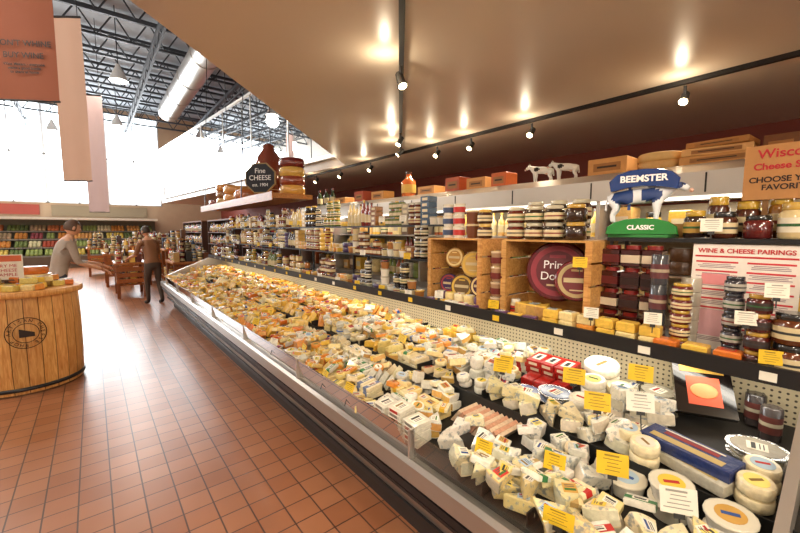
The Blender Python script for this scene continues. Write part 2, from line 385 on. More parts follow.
def tag(mb, x, y, z, w=.1, h=.07, col=None, yaw=0, lean=.25, stem=.07):
    col = col or C('e0b81c'); M = face_mat(x, y, z, yaw, lean)
    mb.box(w, h, .002, col, ATT, M @ T(0, h/2, 0))
    ink = tuple(v*.38 for v in col)
    for k in range(5):
        ww = w * R.uniform(.35, .8)
        mb.box(ww, h*(.08 if k == 0 else .035), .0008, ink, ATT, M @ T(R.uniform(-.05, .05)*w, h*(.86 - .16*k), .0022))
    mb.box(w*.3, .014, .004, C('222222'), ATT, M @ T(0, -.006, -.001)); mb.box(.004, stem, .003, C('222222'), ATT, M @ T(0, -stem/2, -.002))
def jar(mb, M, r, h, cont, lid, lab=None, n=16):
    mb.lathe([(r*.86, 0), (r, h*.05), (r, h*.7), (r*.8, h*.8)], n, cont, GLOSS, M)
    mb.lathe([(r*.84, h*.79), (r*.86, h*.81), (r*.86, h*.97), (r*.8, h)], n, lid, GLOSS, M)
    if lab: 
        mb.lathe([(r*1.01, h*.18), (r*1.012, h*.19), (r*1.012, h*.57), (r*1.01, h*.58)], n, lab, ATT, M)
        mb.lathe([(r*1.018, h*.34), (r*1.018, h*.42)], n, R.choice([C('7a1d1d'), C('2b2b2b'), C('2c5a2c')]), ATT, M)
def bottle(mb, M, r, h, col, cap, lab):
    mb.lathe([(r*.9, 0), (r, h*.03), (r, h*.6), (r*.4, h*.76), (r*.34, h*.92)], 12, col, GLOSS, M)
    mb.lathe([(r*.4, h*.9), (r*.4, h)], 12, cap, GLOSS, M); mb.lathe([(r*1.02, h*.15), (r*1.02, h*.48)], 12, lab, ATT, M)
def sqjar(mb, M, a, h, cont, lid, lab):
    mb.box(a, a, h*.82, cont, GLOSS, M, ch=.006); mb.lathe([(a*.42, h*.8), (a*.42, h)], 14, lid, GLOSS, M)
    mb.box(a*1.02, a*1.02, h*.36, lab, ATT, M @ T(0, 0, h*.2))

def deckz(x): return .58 + (x - 1.10) * .111 if x < 1.55 else .70 + (x - 1.57) * .1127
def pal(y):
    if y < 1.6: return R.choice([WHITE, WHITE, PALE, CREAM, C('d2cfc2'), C('e0d2a0')])
    if y < 3.2: return R.choice([WHITE, PALE, CREAM, CREAM, YEL, C('dcc47c'), C('cfcaba'), CHED, C('d8c8a0')])
    return R.choice([CREAM, YEL, YEL, CHED, PALE, ORG, CREAM, C('dcb050'), C('e6c97a'), C('e0a430')])
def fill(mb, x, y, w, dx, kind, col, layers):
    z0 = deckz(x)
    def rows(n): return [y - w/2 + (i + .5) * w / n for i in range(n)]
    if kind == 'wedge':
        L = R.uniform(.10, .135); h = R.uniform(.036, .052); n = max(1, int(w / .075))
        for l in range(layers):
            for yy in rows(n):
                wedge(mb, T(x + R.uniform(-.02, .02), yy + R.uniform(-.012, .012), z0 + l*h*1.0 + .004, pi + R.uniform(-.6, .6) + (pi if R.random() < .4 else 0), R.uniform(-.22, .22), R.uniform(-.25, .2)), L, h, jit(col, .1))
    elif kind == 'bigwedge':
        n = max(1, int(w / .085))
        for l in range(layers):
            for yy in rows(n):
                h = R.uniform(.045, .065)
                wedge(mb, T(x + R.uniform(-.025, .025), yy, z0 + l*.05 + .006, R.uniform(0, 6.28), R.uniform(-.4, .4), R.uniform(-.35, .25)), R.uniform(.10, .125), h, jit(col, .08), VEIN)
    elif kind == 'stand':
        n = max(2, int(w / .055))
        for yy in rows(n):
            wedge(mb, T(x, yy, z0 + .05, R.uniform(-.25, .25) + pi/2, R.uniform(-.2, .1), pi/2 - .5 + R.uniform(-.2, .2)), .11, .038, jit(col, .1))
    elif kind == 'block':
        a = R.uniform(.055, .085); b = R.uniform(.08, .12); h = R.uniform(.03, .045); n = max(1, int(w / (a + .006)))
        for l in range(layers):
            for yy in rows(n):
                block(mb, T(x + R.uniform(-.015, .015), yy, z0 + l*h*1.02 + .004, R.uniform(-.35, .35), R.uniform(-.15, .15), R.uniform(-.2, .1)), b, a, h, jit(col, .1))
    elif kind == 'wheel':
        r = R.uniform(.038, .055); h = R.uniform(.026, .038); n = max(1, int(w / (2*r + .004)))
        for l in range(layers):
            for yy in rows(n):
                wheel(mb, T(x + R.uniform(-.015, .015), yy, z0 + l*h*1.03 + .006, 0, R.uniform(-.12, .12), R.uniform(-.2, 0)), r, h, jit(col, .08))
    elif kind == 'pack':
        a, b, h = .11, R.uniform(.06, .08), .024; n = max(1, int(w / (b + .006))); band = R.choice([RED, BLUE, C('dcd4bc'), C('3d7d4a'), C('d8a82d'), C('dcd4bc'), C('c9c2b8'), C('6a7aa0')])
        for l in range(layers + 1):
            for yy in rows(n):
                pack(mb, T(x + R.uniform(-.012, .012), yy, z0 + l*h*1.05 + .006, R.uniform(-.15, .15), R.uniform(-.05, .05), -.1), a, b, h, jit(col, .05), band)
    elif kind == 'tub':
        r = .045; h = .045; n = max(1, int(w / (2*r + .006)))
        for l in range(layers):
            for yy in rows(n): tub(mb, T(x, yy, z0 + l*h*1.0 + .005, 0, 0, -.1), r, h, WHITE, R.choice([WHITE, WHITE, C('d8c9a0'), C('3a62a8')]))
    elif kind == 'chunk':
        n = max(1, int(w / .08))
        for l in range(layers):
            for yy in rows(n):
                s = R.uniform(.036, .052); h = R.uniform(.045, .065)
                m = R.randint(4, 5); p = [(s*R.uniform(.85, 1.2)*math.cos(2*pi*k/m), s*R.uniform(.85, 1.2)*math.sin(2*pi*k/m)) for k in range(m)]
                M = T(x + R.uniform(-.015, .015), yy, z0 + l*h*.95 + .006, R.uniform(0, 3), R.uniform(-.3, .3), R.uniform(-.3, .2))
                mb.prism(p, [(0, .9), (h*.08, 1), (h*.92, .98), (h, .9)], jit(col, .08), R.choice([WRAP, VEIN]), M)
                if R.random() < .6: label(mb, M @ T(0, 0, h + .0005, R.uniform(-1, 1)), s*1.0, s*.8, R.choice(LBL))

mb = MB(STD); tg = MB(STD); tr = MB(STD)
reserved = [(1.56, 2.24, .12, .50), (1.66, 2.24, .50, 1.16), (1.40, 1.56, .98, 1.30), (1.10, 1.22, 1.22, 1.62), (1.40, 1.56, .12, .50)]
def resv(x, y, hw=0): return any(a - .03 < x < b + .03 and c - hw < y < d_ + hw for a, b, c, d_ in reserved)
rows = [(1.155, .11), (1.265, .11), (1.375, .11), (1.485, .11), (1.62, .13), (1.75, .13), (1.88, .13), (2.01, .13), (2.14, .13)]
for x, dx in rows:
    for (ya, yb) in ((-1.15, .05), (.13, 9.1)):
        y = ya
        while y < yb - .1:
            w = R.uniform(.16, .32); w = min(w, yb - y)
            yc = y + w/2
            if resv(x, yc, w/2):
                y += .04; continue
            kind = R.choice(['wedge', 'wedge', 'stand', 'block', 'block', 'wheel', 'pack', 'pack', 'chunk'] if yc < 3.6 else ['wedge', 'wedge', 'wedge', 'block', 'block', 'stand', 'chunk'])
            lay = R.choice([2, 2, 3] if 1.4 < x < 1.6 else [1, 2, 2])
            if yc < 1.25 and x < 1.7: kind = R.choice(['bigwedge', 'bigwedge', 'bigwedge', 'chunk']); lay = 2
            elif R.random() < .04: kind = 'tub'
            fill(mb, x, yc, w - .01, dx, kind, pal(yc), lay)
            if R.random() < .3: tr.box(dx, .006, .05, C('151515'), ATT, T(x, y, deckz(x) + .002))
            if R.random() < .11:
                tag(tg, x - .07, yc, deckz(x) + .085, R.uniform(.07, .10), R.uniform(.045, .065), R.choice([None, None, None, C('e3dcc8')]), R.uniform(-.15, .5), .35)
            y += w
# loose packages lying on top
for i in range(650):
    x = R.uniform(1.14, 2.16); y = .2 + 8.7*R.random()**1.15
    if resv(x, y, .05) or 1.50 < x < 1.6: continue
    M = T(x, y, deckz(x) + R.uniform(.07, .095), R.uniform(0, 6), R.uniform(-.35, .35), R.uniform(-.35, .25)); c = jit(pal(y), .1); t = R.random()
    if t < .35: wedge(mb, M, R.uniform(.08, .11), R.uniform(.03, .04), c, VEIN if y < 1.5 else WRAP)
    elif t < .65: block(mb, M, R.uniform(.06, .09), R.uniform(.04, .07), .03, c)
    elif t < .85: pack(mb, M, .09, .06, .02, c, R.choice([RED, BLUE, C('dcd4bc'), C('3d7d4a'), C('d8a82d'), C('b89a60')]))
    else: wheel(mb, M, .036, .026, c)
tr.bb(1.545, 1.552, Y0 + .05, Y1 - .05, .62, .725, C('141414'), ATT)
tr.bb(1.81, 1.817, 1.2, Y1 - .1, .72, .775, C('141414'), ATT)
tr.obj('display_trays', case)

z = deckz
M = face_mat(1.99, .38, .81, .45, .75)
mb.box(.21, .25, .03, C('120d0b'), GLOSS, M @ T(0, .12, 0)); mb.box(.12, .13, .002, C('b8421a'), ATT, M @ T(0, .10, .03)); mb.ell(M @ T(0, .10, .033), .05, .035, .002, C('dd8048'), ATT)
mb.box(.16, .03, .002, C('a88030'), ATT, M @ T(0, .20, .03)); mb.box(.14, .012, .002, C('a9a090'), ATT, M @ T(0, .225, .03))
for k in range(2):
    M = T(1.66 + .01*k, .36, z(1.68) + .012 + .045*k, -.35 + .1*k, 0, -.1)
    mb.box(.10, .30, .042, C('c9c3b0') if k == 0 else C('1a2f68'), WRAP, M, ch=.003); mb.box(.03, .24, .001, C('b8a268'), ATT, M @ T(-.02, 0, .042)); mb.box(.02, .18, .001, C('8a2a24'), ATT, M @ T(.018, 0, .042)); mb.box(.006, .2, .001, C('d8d2c0'), ATT, M @ T(.036, 0, .042))
for (x, y, k) in ((1.86, .2, 0), (1.86, .2, 1), (2.08, .58, 0), (2.08, .58, 1), (2.16, .46, 0), (2.16, .46, 1), (1.79, .56, 0), (1.76, .93, 0), (1.76, .93, 1), (2.14, .70, 0), (1.78, .69, 0), (1.96, .56, 0), (1.96, .56, 1), (1.74, 1.08, 0)):
    foiltray(mb, T(x, y, z(x) + .01 + k*.035, R.uniform(-.4, .4), 0, -.1), .13, .17, .03, R.choice([C('2f4a88'), C('bfb596'), C('5f718f'), C('a9a290')]))
for (x, y) in ((2.08, .19), (2.17, .25)):
    mb.lathe([(.035, 0), (.035, .13), (.03, .135)], 18, C('3a3434'), GLOSS, T(x, y, z(x) + .005)); mb.lathe([(.0355, .03), (.0355, .1)], 18, C('5c2a24'), ATT, T(x, y, z(x) + .005)); mb.lathe([(.036, .06), (.036, .075)], 18, C('b0a890'), ATT, T(x, y, z(x) + .005))
for (x, y, k) in ((1.49, .36, 0), (1.49, .36, 1), (1.46, .20, 0), (1.46, .20, 1), (1.50, .50, 0)):
    tub(mb, T(x, y, z(x) + .005 + .06*k, 0, 0, -.1), .066, .06, WHITE, C('dcd6c2'))
for (x, y) in ((1.62, .17), (1.73, .17), (1.66, .56), (1.60, .48)):
    for k in range(2): wheel(mb, T(x, y, z(x) + .008 + .045*k, 0, .05, -.1), .05, .042, PALE)
for k in range(3): wheel(mb, T(2.04, .83, z(2.06) + .012 + .05*k, .3, .0, -.25), .085, .045, WHITE, True, WRAP, 28)
for k in range(2): wheel(mb, T(1.97, .71, z(2.0) + .012 + .045*k, .3, .0, -.15), .06, .04, PALE)
for k in range(3): wheel(mb, T(1.88, .80, z(1.88) + .012 + .045*k, .3, .0, -.15), .055, .042, WHITE)
for k in range(2): wheel(mb, T(1.76, .80, z(1.72) + .012 + .045*k, .3, .0, -.15), .055, .042, WHITE)
for k in range(3):
    for j in range(3): wedge(mb, T(1.84, .50 + .075*j, z(1.8) + .012 + .05*k, R.uniform(2, 4), .1, -.1), .11, .05, WHITE, VEIN)
for k in range(3):
    for j in range(3):
        M = T(2.02 - .02*k, .98 + j*.085, z(2.02) + .01 + .038*k, R.uniform(-.05, .05), 0, -.1)
        mb.box(.14, .08, .036, C('b2201a'), WRAP, M, ch=.002); mb.box(.08, .05, .001, C('d9d2c0'), ATT, M @ T(0, 0, .036)); mb.box(.05, .02, .001, C('1f1f1f'), ATT, M @ T(0, 0, .037))
        mb.box(.145, .05, .015, C('d3c6ae'), ATT, M @ T(0, 0, .01))
for j in range(3): mb.box(.10, .07, .05, C('a9201a'), WRAP, T(1.87, .97 + j*.08, z(1.85) + .012, R.uniform(-.1, .1), 0, -.1), ch=.003)
for k in range(11):
    M = T(1.46 + .004*k, 1.00 + .027*k, z(1.44) + .02, 0, -.9, 0)
    mb.box(.19, .10, .018, C('cf9c80') if k % 2 else C('d9c0a4'), WRAP, M, ch=.002); mb.box(.1, .03, .001, WHITE, ATT, M @ T(0, .02, .018))
for (x, y, n) in ((1.16, 1.30, 5), (1.16, 1.42, 6), (1.16, 1.54, 5)):
    for k in range(n):
        M = T(x, y, z(x) + .006 + .022*k, R.uniform(-.15, .15), 0, -.1)
        mb.box(.10, .10, .02, C('d8d2c0'), WRAP, M, ch=.002); mb.box(.101, .06, .016, RED if k % 2 else C('8c8478'), ATT, M @ T(0, 0, .002)); label(mb, M @ T(0, 0, .021), .06, .06, LBL[0])
for (x, y, zz, yaw, c) in ((1.60, .66, .85, .5, None), (1.36, .50, .75, .5, None), (1.66, .52, .88, .6, C('e3dfd2')), (1.80, .86, .85, .4, None), (1.72, 1.22, .82, .4, None), (1.34, .30, .74, .6, C('e3dfd2')), (1.95, .62, .90, .3, None)):
    tag(tg, x, y, zz, .10, .075, c, yaw, .3)
mb.obj('packaged_cheese_assortment')
tg.obj('price_tags')

# ---------------------------------------------------------------- goods on the upper shelf
SZ = 1.047
def crate(x0, x1, y0, y1, z0, h):
    e = empty('wooden_crate'); mb = MB([M_PINEH]); t = .012
    def sl(a, b, c, d_, p, q): mb.bb(a, b, c, d_, p, q, jit((1, 1, 1), .15) )
    n = 4; sh = h / n
    for k in range(n):
        sl(x0, x1, y0, y0 + t, z0 + k*sh + .006, z0 + (k+1)*sh - .006); sl(x0, x1, y1 - t, y1, z0 + k*sh + .006, z0 + (k+1)*sh - .006)
        sl(x1 - t, x1, y0 + t, y1 - t, z0 + k*sh + .004, z0 + (k+1)*sh - .004)
    sl(x0, x1, y0 + t, y1 - t, z0, z0 + .01); sl(x0, x1, y0 + t, y1 - t, z0 + h - .012, z0 + h)
    for y in (y0 + t, y1 - t - .025): sl(x0 - .002, x0 + .02, y, y + .025, z0 + .01, z0 + h - .012)
    mb.obj('slats', e)
crate(2.07, 2.4, 1.66, 2.2, SZ, .5)
crate(2.07, 2.4, .92, 1.5, SZ, .5)
mb = MB(STD)
mb.bb(2.2, 2.48, -.5, .90, 1.545, 1.565, W1, BLK)
for y in (-.49, .07, .88): mb.bb(2.44, 2.47, y, y + .02, SZ, 1.545, W1, BLK)
for y in (-.49, .88): mb.bb(2.22, 2.235, y, y + .015, SZ, 1.545, W1, BLK)
mb.obj('riser_shelf')
mb = MB(STD)
DK = [C('3a1712'), C('2c1a10'), C('5a1f16'), C('6b3a18'), C('1f1814'), C('7a2620')]
LID = [C('1b1b1b'), C('c9a24a'), C('b9b29e'), C('6a1f1a'), C('989898')]
LBB = C('cbb98f')
def stackjar(x, y, z0, n, r, h, cont, lid, lab):
    for k in range(n): jar(mb, T(x, y, z0 + k*(h + .001), R.uniform(0, 3)), r, h, jit(cont, .1), lid, lab)
def disc(x, y, zc, r, col, face, yaw=.3, th=.06, lab=None):
    M = face_mat(x, y, zc, yaw, .15)
    mb.lathe([(r*.93, 0), (r, .008), (r, th-.008), (r*.93, th)], 36, col, GLOSS, M)
    mb.lathe([(r*.84, th), (r*.84, th+.002)], 36, face, ATT, M)
    mb.lathe([(r*.66, th+.002), (r*.66, th+.003)], 36, col, ATT, M)
    if not lab: mb.box(r*1.15, r*.22, .002, LBB, ATT, M @ T(0, 0, th+.003)); 
    mb.box(r*.5, r*.1, .002, face, ATT, M @ T(0, r*.48, th+.003)); mb.box(r*.6, r*.06, .002, LBB, ATT, M @ T(0, -r*.48, th+.003))
    return M @ T(0, 0, th + .006)
DM = disc(2.25, 1.20, SZ + .30, .185, C('5a1320'), C('8a2a38'), .35, .06, True)
disc(2.20, 1.06, SZ + .26, .12, C('6a1a20'), C('b09a6a'), .45)
for k in range(5): sqjar(mb, T(2.12, .97 + k*.07 + .02, SZ + .012), .06, .07, C('d9c890'), C('e4d8b0'), C('c8402c'))
for k in range(3): wedge(mb, T(2.13, 1.34 - k*.06, SZ + .012, pi), .13, .09, YEL)
jar(mb, T(2.13, 1.42, SZ + .012), .035, .1, C('cfc09a'), WHITE, RED)
for k in range(4):
    tub(mb, T(2.14, 1.58, SZ + .002 + k*.105), .045, .1, C('a98a6c'), C('d0b798')); mb.lathe([(.0465, .02), (.0465, .06)], 18, C('6d1f1a'), ATT, T(2.14, 1.58, SZ + k*.105))
for (dy, zz, r, c) in ((1.78, .14, .085, C('4b2442')), (1.96, .12, .10, C('6a5232')), (2.1, .13, .08, C('3d2a5a')), (1.85, .3, .1, C('c8a55c')), (2.04, .34, .08, C('b88840')), (1.76, .36, .06, C('7a2620'))):
    disc(2.24, dy, SZ + zz, r, c, R.choice([CREAM, GOLD, C('a33c3c')]), .3, .05)
for k in range(5): wheel(mb, T(2.13, 1.72 + k*.095, SZ + .012), .042, .07, R.choice([CREAM, PALE, C('5c3868')]))
for y in [i*.1 + .62 for i in range(6)]:
    for k in range(2): block(mb, T(2.05, y, SZ + .003 + .05*k, R.uniform(-.2, .2)), .07, .085, .05, R.choice([YEL, CHED, CREAM]))
for y in [1.25 + i*.1 for i in range(3)] + [1.7 + i*.1 for i in range(5)]: block(mb, T(2.025, y, SZ + .003, R.uniform(-.2, .2)), .05, .085, .04, R.choice([YEL, CREAM, C('5c3868'), WHITE]))
for y in (.33, .44, .55): block(mb, T(2.04, y, SZ + .003), .07, .09, .055, R.choice([ORG, CHED, YEL]))
zt = SZ + .502
for k in range(3):
    for j in range(2): tub(mb, T(2.16, 2.06 - .11*j, zt + k*.085), .045, .083, WHITE, C('d8ceb8')); mb.lathe([(.046, .02), (.046, .06)], 18, RED if j else C('3c4a6a'), ATT, T(2.16, 2.06-.11*j, zt + k*.085))
for k in range(2): tub(mb, T(2.16, 1.82, zt + k*.1), .05, .1, C('6b3a20'), C('c9b48a'))
stackjar(2.15, 1.70, zt, 2, .052, .1, C('3c1c10'), C('c9a24a'), LBB)
for y in (1.44, 1.31, 1.18, 1.05): stackjar(2.14, y, zt, 2, .058, .10, R.choice(DK), R.choice([C('b5ab92'), C('b08a3a')]), R.choice([LBB, None, C('3a1a14')]))
for y in (1.4, 1.24, 1.1): stackjar(2.3, y, zt, 2, .058, .12, R.choice(DK), C('b5ab92'), LBB)
for k in range(4):
    for y in (.68, .78, .88):
        sqjar(mb, T(2.24, y, SZ + .12*k + .002, R.uniform(-.06, .06)), .088, .115, C('3b0f10'), C('7b1d1c'), R.choice([C('5c1717'), C('cfbfa6'), C('2a0f0d')]))
for k in range(3): mb.lathe([(.036, 0), (.037, .004), (.037, .142), (.034, .146)], 18, C('3a3c42'), GLOSS, T(2.12, .62, SZ + k*.148)); mb.lathe([(.0375, .03), (.0375, .1)], 18, C('55262a'), ATT, T(2.12, .62, SZ + k*.148)); mb.lathe([(.038, .06), (.038, .075)], 18, C('a09078'), ATT, T(2.12, .62, SZ + k*.148))
stackjar(2.10, .52, SZ, 5, .04, .062, C('5b1c1c'), C('b8932f'), LBB)
for k in range(5): mb.lathe([(.041, 0), (.041, .06), (.037, .065)], 18, C('b0a898'), GLOSS, T(2.20, .51, SZ + k*.067))
stackjar(2.09, .335, SZ, 5, .036, .072, C('2c2a33'), C('20242c'), C('a8a298'))
stackjar(2.05, .25, SZ, 4, .04, .075, C('4a1410'), C('a8822f'), C('2d1a14'))
stackjar(2.07, .155, SZ, 2, .06, .12, C('5c2d12'), C('1b1b1b'), LBB)
stackjar(2.07, .02, SZ, 3, .055, .13, C('7c4a1c'), C('1b1b1b'), LBB); stackjar(2.07, -.12, SZ, 3, .055, .13, C('3c1a0c'), C('c39a3c'), LBB)
zr = 1.567
for y, r, h, c, l, lb in ((.53, .045, .13, C('2c1a12'), C('b8932f'), C('b08a3a')), (.42, .048, .12, C('4a2212'), C('1c1c1c'), LBB), (.305, .05, .10, C('5a1b1a'), C('1c1c1c'), None), (.18, .065, .15, C('d9c490'), C('c9a24a'), C('e4dcc4')), (.03, .06, .15, C('d9c68a'), C('d9b24a'), LBB), (-.12, .06, .14, C('3b1a10'), C('1c1c1c'), LBB)):
    jar(mb, T(2.27, y, zr), r, h, c, l, lb, 22)
for (y, r, h) in ((.47, .045, .2), (.36, .05, .17), (.25, .045, .19), (.10, .05, .2)): jar(mb, T(2.4, y, zr), r, h, R.choice([C('2f4a20'), C('4a2212'), C('8a5a20')]), C('b8932f'), LBB)
for y in (.64, .74, .84): mb.box(.09, .09, .07, C('b98a4a'), ATT, T(2.43, y, zr))
def cluster(ya, yb, x0=2.06, tall=False):
    y = ya
    while y < yb:
        kind = R.choice(['jar', 'jar', 'bottle', 'box', 'wheel', 'tub', 'sq', 'lowch'] if not tall else ['jar', 'jar', 'bottle', 'bottle', 'box', 'wheel', 'tub', 'sq'])
        x = x0 + R.uniform(0, .02); c = R.choice(DK + [C('b88c48'), C('cfb880'), C('8c4a22'), C('5c6a2c'), C('a86a2c')])
        n = R.randint(2, 4)
        if kind == 'jar':
            r = R.uniform(.032, .045); h = R.uniform(.075, .11); lid = R.choice(LID); lb = R.choice([LBB, C('cfc4a8'), None, C('c9a24a')])
            for j in range(n): stackjar(x, y + r, SZ, R.randint(1, 3), r, h, c, lid, lb); y += 2*r + .004
        elif kind == 'bottle':
            for j in range(n): bottle(mb, T(x + .03, y + .04, SZ), .034, R.uniform(.22, .3), c, R.choice(LID), LBB); y += .075
        elif kind == 'box':
            w = R.uniform(.08, .14); c = R.choice([RED, C('3a2c5a'), C('c8a050'), C('b0a48c'), C('274a6a'), C('8a5a2c')])
            for k in range(R.randint(1, 5)):
                M = T(x + .02, y + w/2, SZ + k*.052 + .001, R.uniform(-.1, .1)); mb.box(.1, w, .05, c, WRAP, M, ch=.003); mb.box(.101, w*.6, .025, C('d9cba8'), ATT, M @ T(0, 0, .012))
            y += w + .01
        elif kind == 'wheel':
            r = R.uniform(.06, .09); c = R.choice([C('c08f48'), C('3f2b55'), C('7a4a22'), YEL, CREAM])
            for k in range(R.randint(1, 4)): wheel(mb, T(x + r - .03, y + r, SZ + k*.056 + .001), r, .055, c)
            y += 2*r + .01
        elif kind == 'tub':
            for j in range(2):
                for k in range(R.randint(1, 4)): tub(mb, T(x, y + .045, SZ + k*.071), .043, .07, R.choice([WHITE, LBB, C('a06a3a')]), R.choice(LID))
                y += .095
        elif kind == 'sq':
            for j in range(n):
                for k in range(R.randint(1, 3)): sqjar(mb, T(x, y + .035, SZ + k*.081), .06, .08, c, R.choice(LID), LBB)
                y += .068
        else:
            for j in range(3):
                for k in range(2): wedge(mb, T(x, y + .04 + j*.08, SZ + k*.05 + .002, pi + R.uniform(-.3, .3)), .1, .045, R.choice([YEL, CREAM, CHED, PALE]))
            y += .25
        if R.random() < .3: tag(mb, 1.985, y - .1, SZ + .02, .07, .05, R.choice([None, WHITE]), .2, .1, .01)
cluster(2.25, 8.9)
S0 = SZ
rs = MB(STD); rs.bb(2.24, 2.48, 2.3, 8.9, 1.335, 1.35, W1, BLK)
for y in (2.31, 3.6, 5.0, 6.4, 7.8, 8.87): rs.bb(2.45, 2.475, y, y + .02, 1.047, 1.335, W1, BLK); rs.bb(2.25, 2.262, y, y + .012, 1.047, 1.335, W1, BLK)
rs.bb(2.34, 2.48, 2.3, 8.9, 1.64, 1.655, W1, BLK)
for y in (2.31, 3.6, 5.0, 6.4, 7.8, 8.87): rs.bb(2.46, 2.475, y, y + .02, 1.35, 1.64, W1, BLK)
rs.obj('riser_shelf')
SZ = 1.352; cluster(2.32, 8.8, 2.29)
SZ = 1.657; cluster(2.32, 8.8, 2.39, True); SZ = S0
for (y, zz, c) in ((.95, SZ + .36, None), (.88, SZ + .10, WHITE), (.6, SZ + .12, WHITE), (1.5, SZ + .05, None), (2.0, SZ + .05, WHITE), (.28, SZ + .18, WHITE), (.20, SZ + .30, WHITE), (.2, SZ + .04, None)):
    tag(mb, 2.0, y, zz, .07, .055, c, .35, .1, .04)
tag(mb, 2.19, .45, zr + .03, .08, .06, WHITE, .35, .1, .03)
for y in [i*.42 + .2 for i in range(21)]:
    M = face_mat(1.974, y, 1.025); mb.box(.05, .035, .001, R.choice([WHITE, C('e0b81c'), WHITE]), ATT, M @ T(0, .02, 0))
goods = mb.obj('specialty_food_assortment')
text('Prima\nDonna', .07, DM, M_WHITEINK, goods)

e = empty('wine_and_cheese_poster'); mb = MB(STD)
M = face_mat(2.19, .335, 1.06, .0, .06)
mb.box(.36, .48, .006, C('e4dbd2'), ATT, M @ T(0, .24, 0))
mb.box(.34, .008, .001, C('b5232c'), ATT, M @ T(0, .425, .006))
for cxx in (-.09, .09):
    for k in range(9):
        yy = .40 - k*.042
        mb.box(.15, .008, .001, C('c0303a'), ATT, M @ T(cxx, yy, .006))
        for q in range(3): mb.box(R.uniform(.09, .145), .003, .001, C('8a707a'), ATT, M @ T(cxx, yy - .011 - q*.007, .006))
mb.box(.09, .12, .001, C('d9a8b0'), ATT, M @ T(-.09, .12, .0065)); mb.box(.09, .05, .001, C('caa24a'), ATT, M @ T(.09, .08, .0065)); mb.box(.1, .05, .001, C('d8888c'), ATT, M @ T(-.09, .32, .0065))
mb.obj('board', e)
text('WINE & CHEESE PAIRINGS', .0275, M @ T(0, .45, .007), M_REDINK, e, bold=.0006)
e = empty('cheese_selection_sign'); mb = MB(STD); M = face_mat(2.36, .20, 1.74, .0, .0)
mb.box(.36, .24, .008, C('b07c46'), ATT, M @ T(0, .12, 0)); mb.box(.02, .18, .01, C('7a5328'), ATT, M @ T(-.1, -.08, -.01)); mb.box(.02, .18, .01, C('7a5328'), ATT, M @ T(.1, -.08, -.01)); mb.obj('board', e)
text('Wisconsin', .055, M @ T(-.02, .20, .009), M_REDINK, e, bold=.0008); text('Cheese Selections', .04, M @ T(0, .145, .009), M_REDINK, e, bold=.001); text('CHOOSE YOUR\nFAVORITE', .034, M @ T(-.04, .07, .009), M_INK, e, bold=.0008)

# ---------------------------------------------------------------- organic skins
def skin(name, pts, edges, rad, parent, colfn, M=None, sub=2, mats=None):
    me = bpy.data.meshes.new(name); me.from_pydata(pts, edges, []); o = bpy.data.objects.new(name, me); bpy.context.scene.collection.objects.link(o)
    md = o.modifiers.new('skin', 'SKIN'); md.use_smooth_shade = True
    sv = me.skin_vertices[0].data
    for i, r in enumerate(rad):
        sv[i].radius = (r, r) if not isinstance(r, tuple) else r
        sv[i].use_root = (i == 0)
    s = o.modifiers.new('sub', 'SUBSURF'); s.levels = sub; s.render_levels = sub
    dg = bpy.context.evaluated_depsgraph_get(); m2 = bpy.data.meshes.new_from_object(o.evaluated_get(dg))
    bpy.data.objects.remove(o)
    for mm in (mats or [M_ATT]): m2.materials.append(mm)
    a = m2.color_attributes.new('Col', 'FLOAT_COLOR', 'CORNER')
    for p in m2.polygons:
        p.use_smooth = True; p.material_index = 0
        c = colfn(p.center)
        for li in p.loop_indices: a.data[li].color = (*c, 1)
    if M is not None: m2.transform(M)
    o2 = bpy.data.objects.new(name, m2); bpy.context.scene.collection.objects.link(o2); o2.parent = parent
    return o2
def cow(name, M, col, spots, parent=None, dark=C('2a2422')):
    e = parent or empty(name)
    P = [(-.40, 0, .62), (-.15, 0, .60), (.12, 0, .60), (.34, 0, .64), (.50, 0, .74), (.62, 0, .80), (.78, 0, .70),
         (-.42, .12, .45), (-.36, .13, .33), (-.44, .13, .2), (-.42, .13, .02), (-.42, -.12, .45), (-.36, -.13, .33), (-.44, -.13, .2), (-.42, -.13, .02),
         (.30, .12, .42), (.31, .13, .22), (.30, .13, .02), (.30, -.12, .42), (.31, -.13, .22), (.30, -.13, .02),
         (-.52, 0, .64), (-.56, 0, .45), (-.56, 0, .28)]
    E = [(0, 1), (1, 2), (2, 3), (3, 4), (4, 5), (5, 6), (0, 7), (7, 8), (8, 9), (9, 10), (0, 11), (11, 12), (12, 13), (13, 14), (3, 15), (15, 16), (16, 17), (3, 18), (18, 19), (19, 20), (0, 21), (21, 22), (22, 23)]
    r = [.17, .19, .18, .17, .12, .10, .065, .10, .065, .04, .035, .10, .065, .04, .035, .08, .045, .035, .08, .045, .035, .03, .018, .03]
    def cf(c):
        for s in spots:
            if (Vector(c) - Vector(s[:3])).length < s[3]: return dark
        return col
    skin('body', P, E, r, e, cf, M)
    mb = MB(STD)
    for s in (1, -1):
        mb.ell(M @ T(.60, s*.13, .86, 0, s*-.5), .03, .07, .02, col); mb.lathe([(.018, 0), (.012, .05), (.003, .09)], 8, C('d9cfae'), ATT, M @ T(.60, s*.06, .88, 0, s*-.35))
        mb.ell(M @ T(.68, s*.075, .80), .016, .012, .016, C('111111'))
    mb.ell(M @ T(.82, 0, .67), .035, .06, .045, C('e3b09c')); mb.ell(M @ T(-.22, 0, .42), .08, .07, .05, C('e3b09c'))
    mb.obj('head_details', e)
    return e
e = empty('cow_advertising_sign'); mb = MB(STD)
zb = 1.567
mb.bb(2.20, 2.38, .62, .90, zb, zb + .015, C('2e7a3a'), ATT)
M = face_mat(2.21, .745, zb + .015, .25, .03)
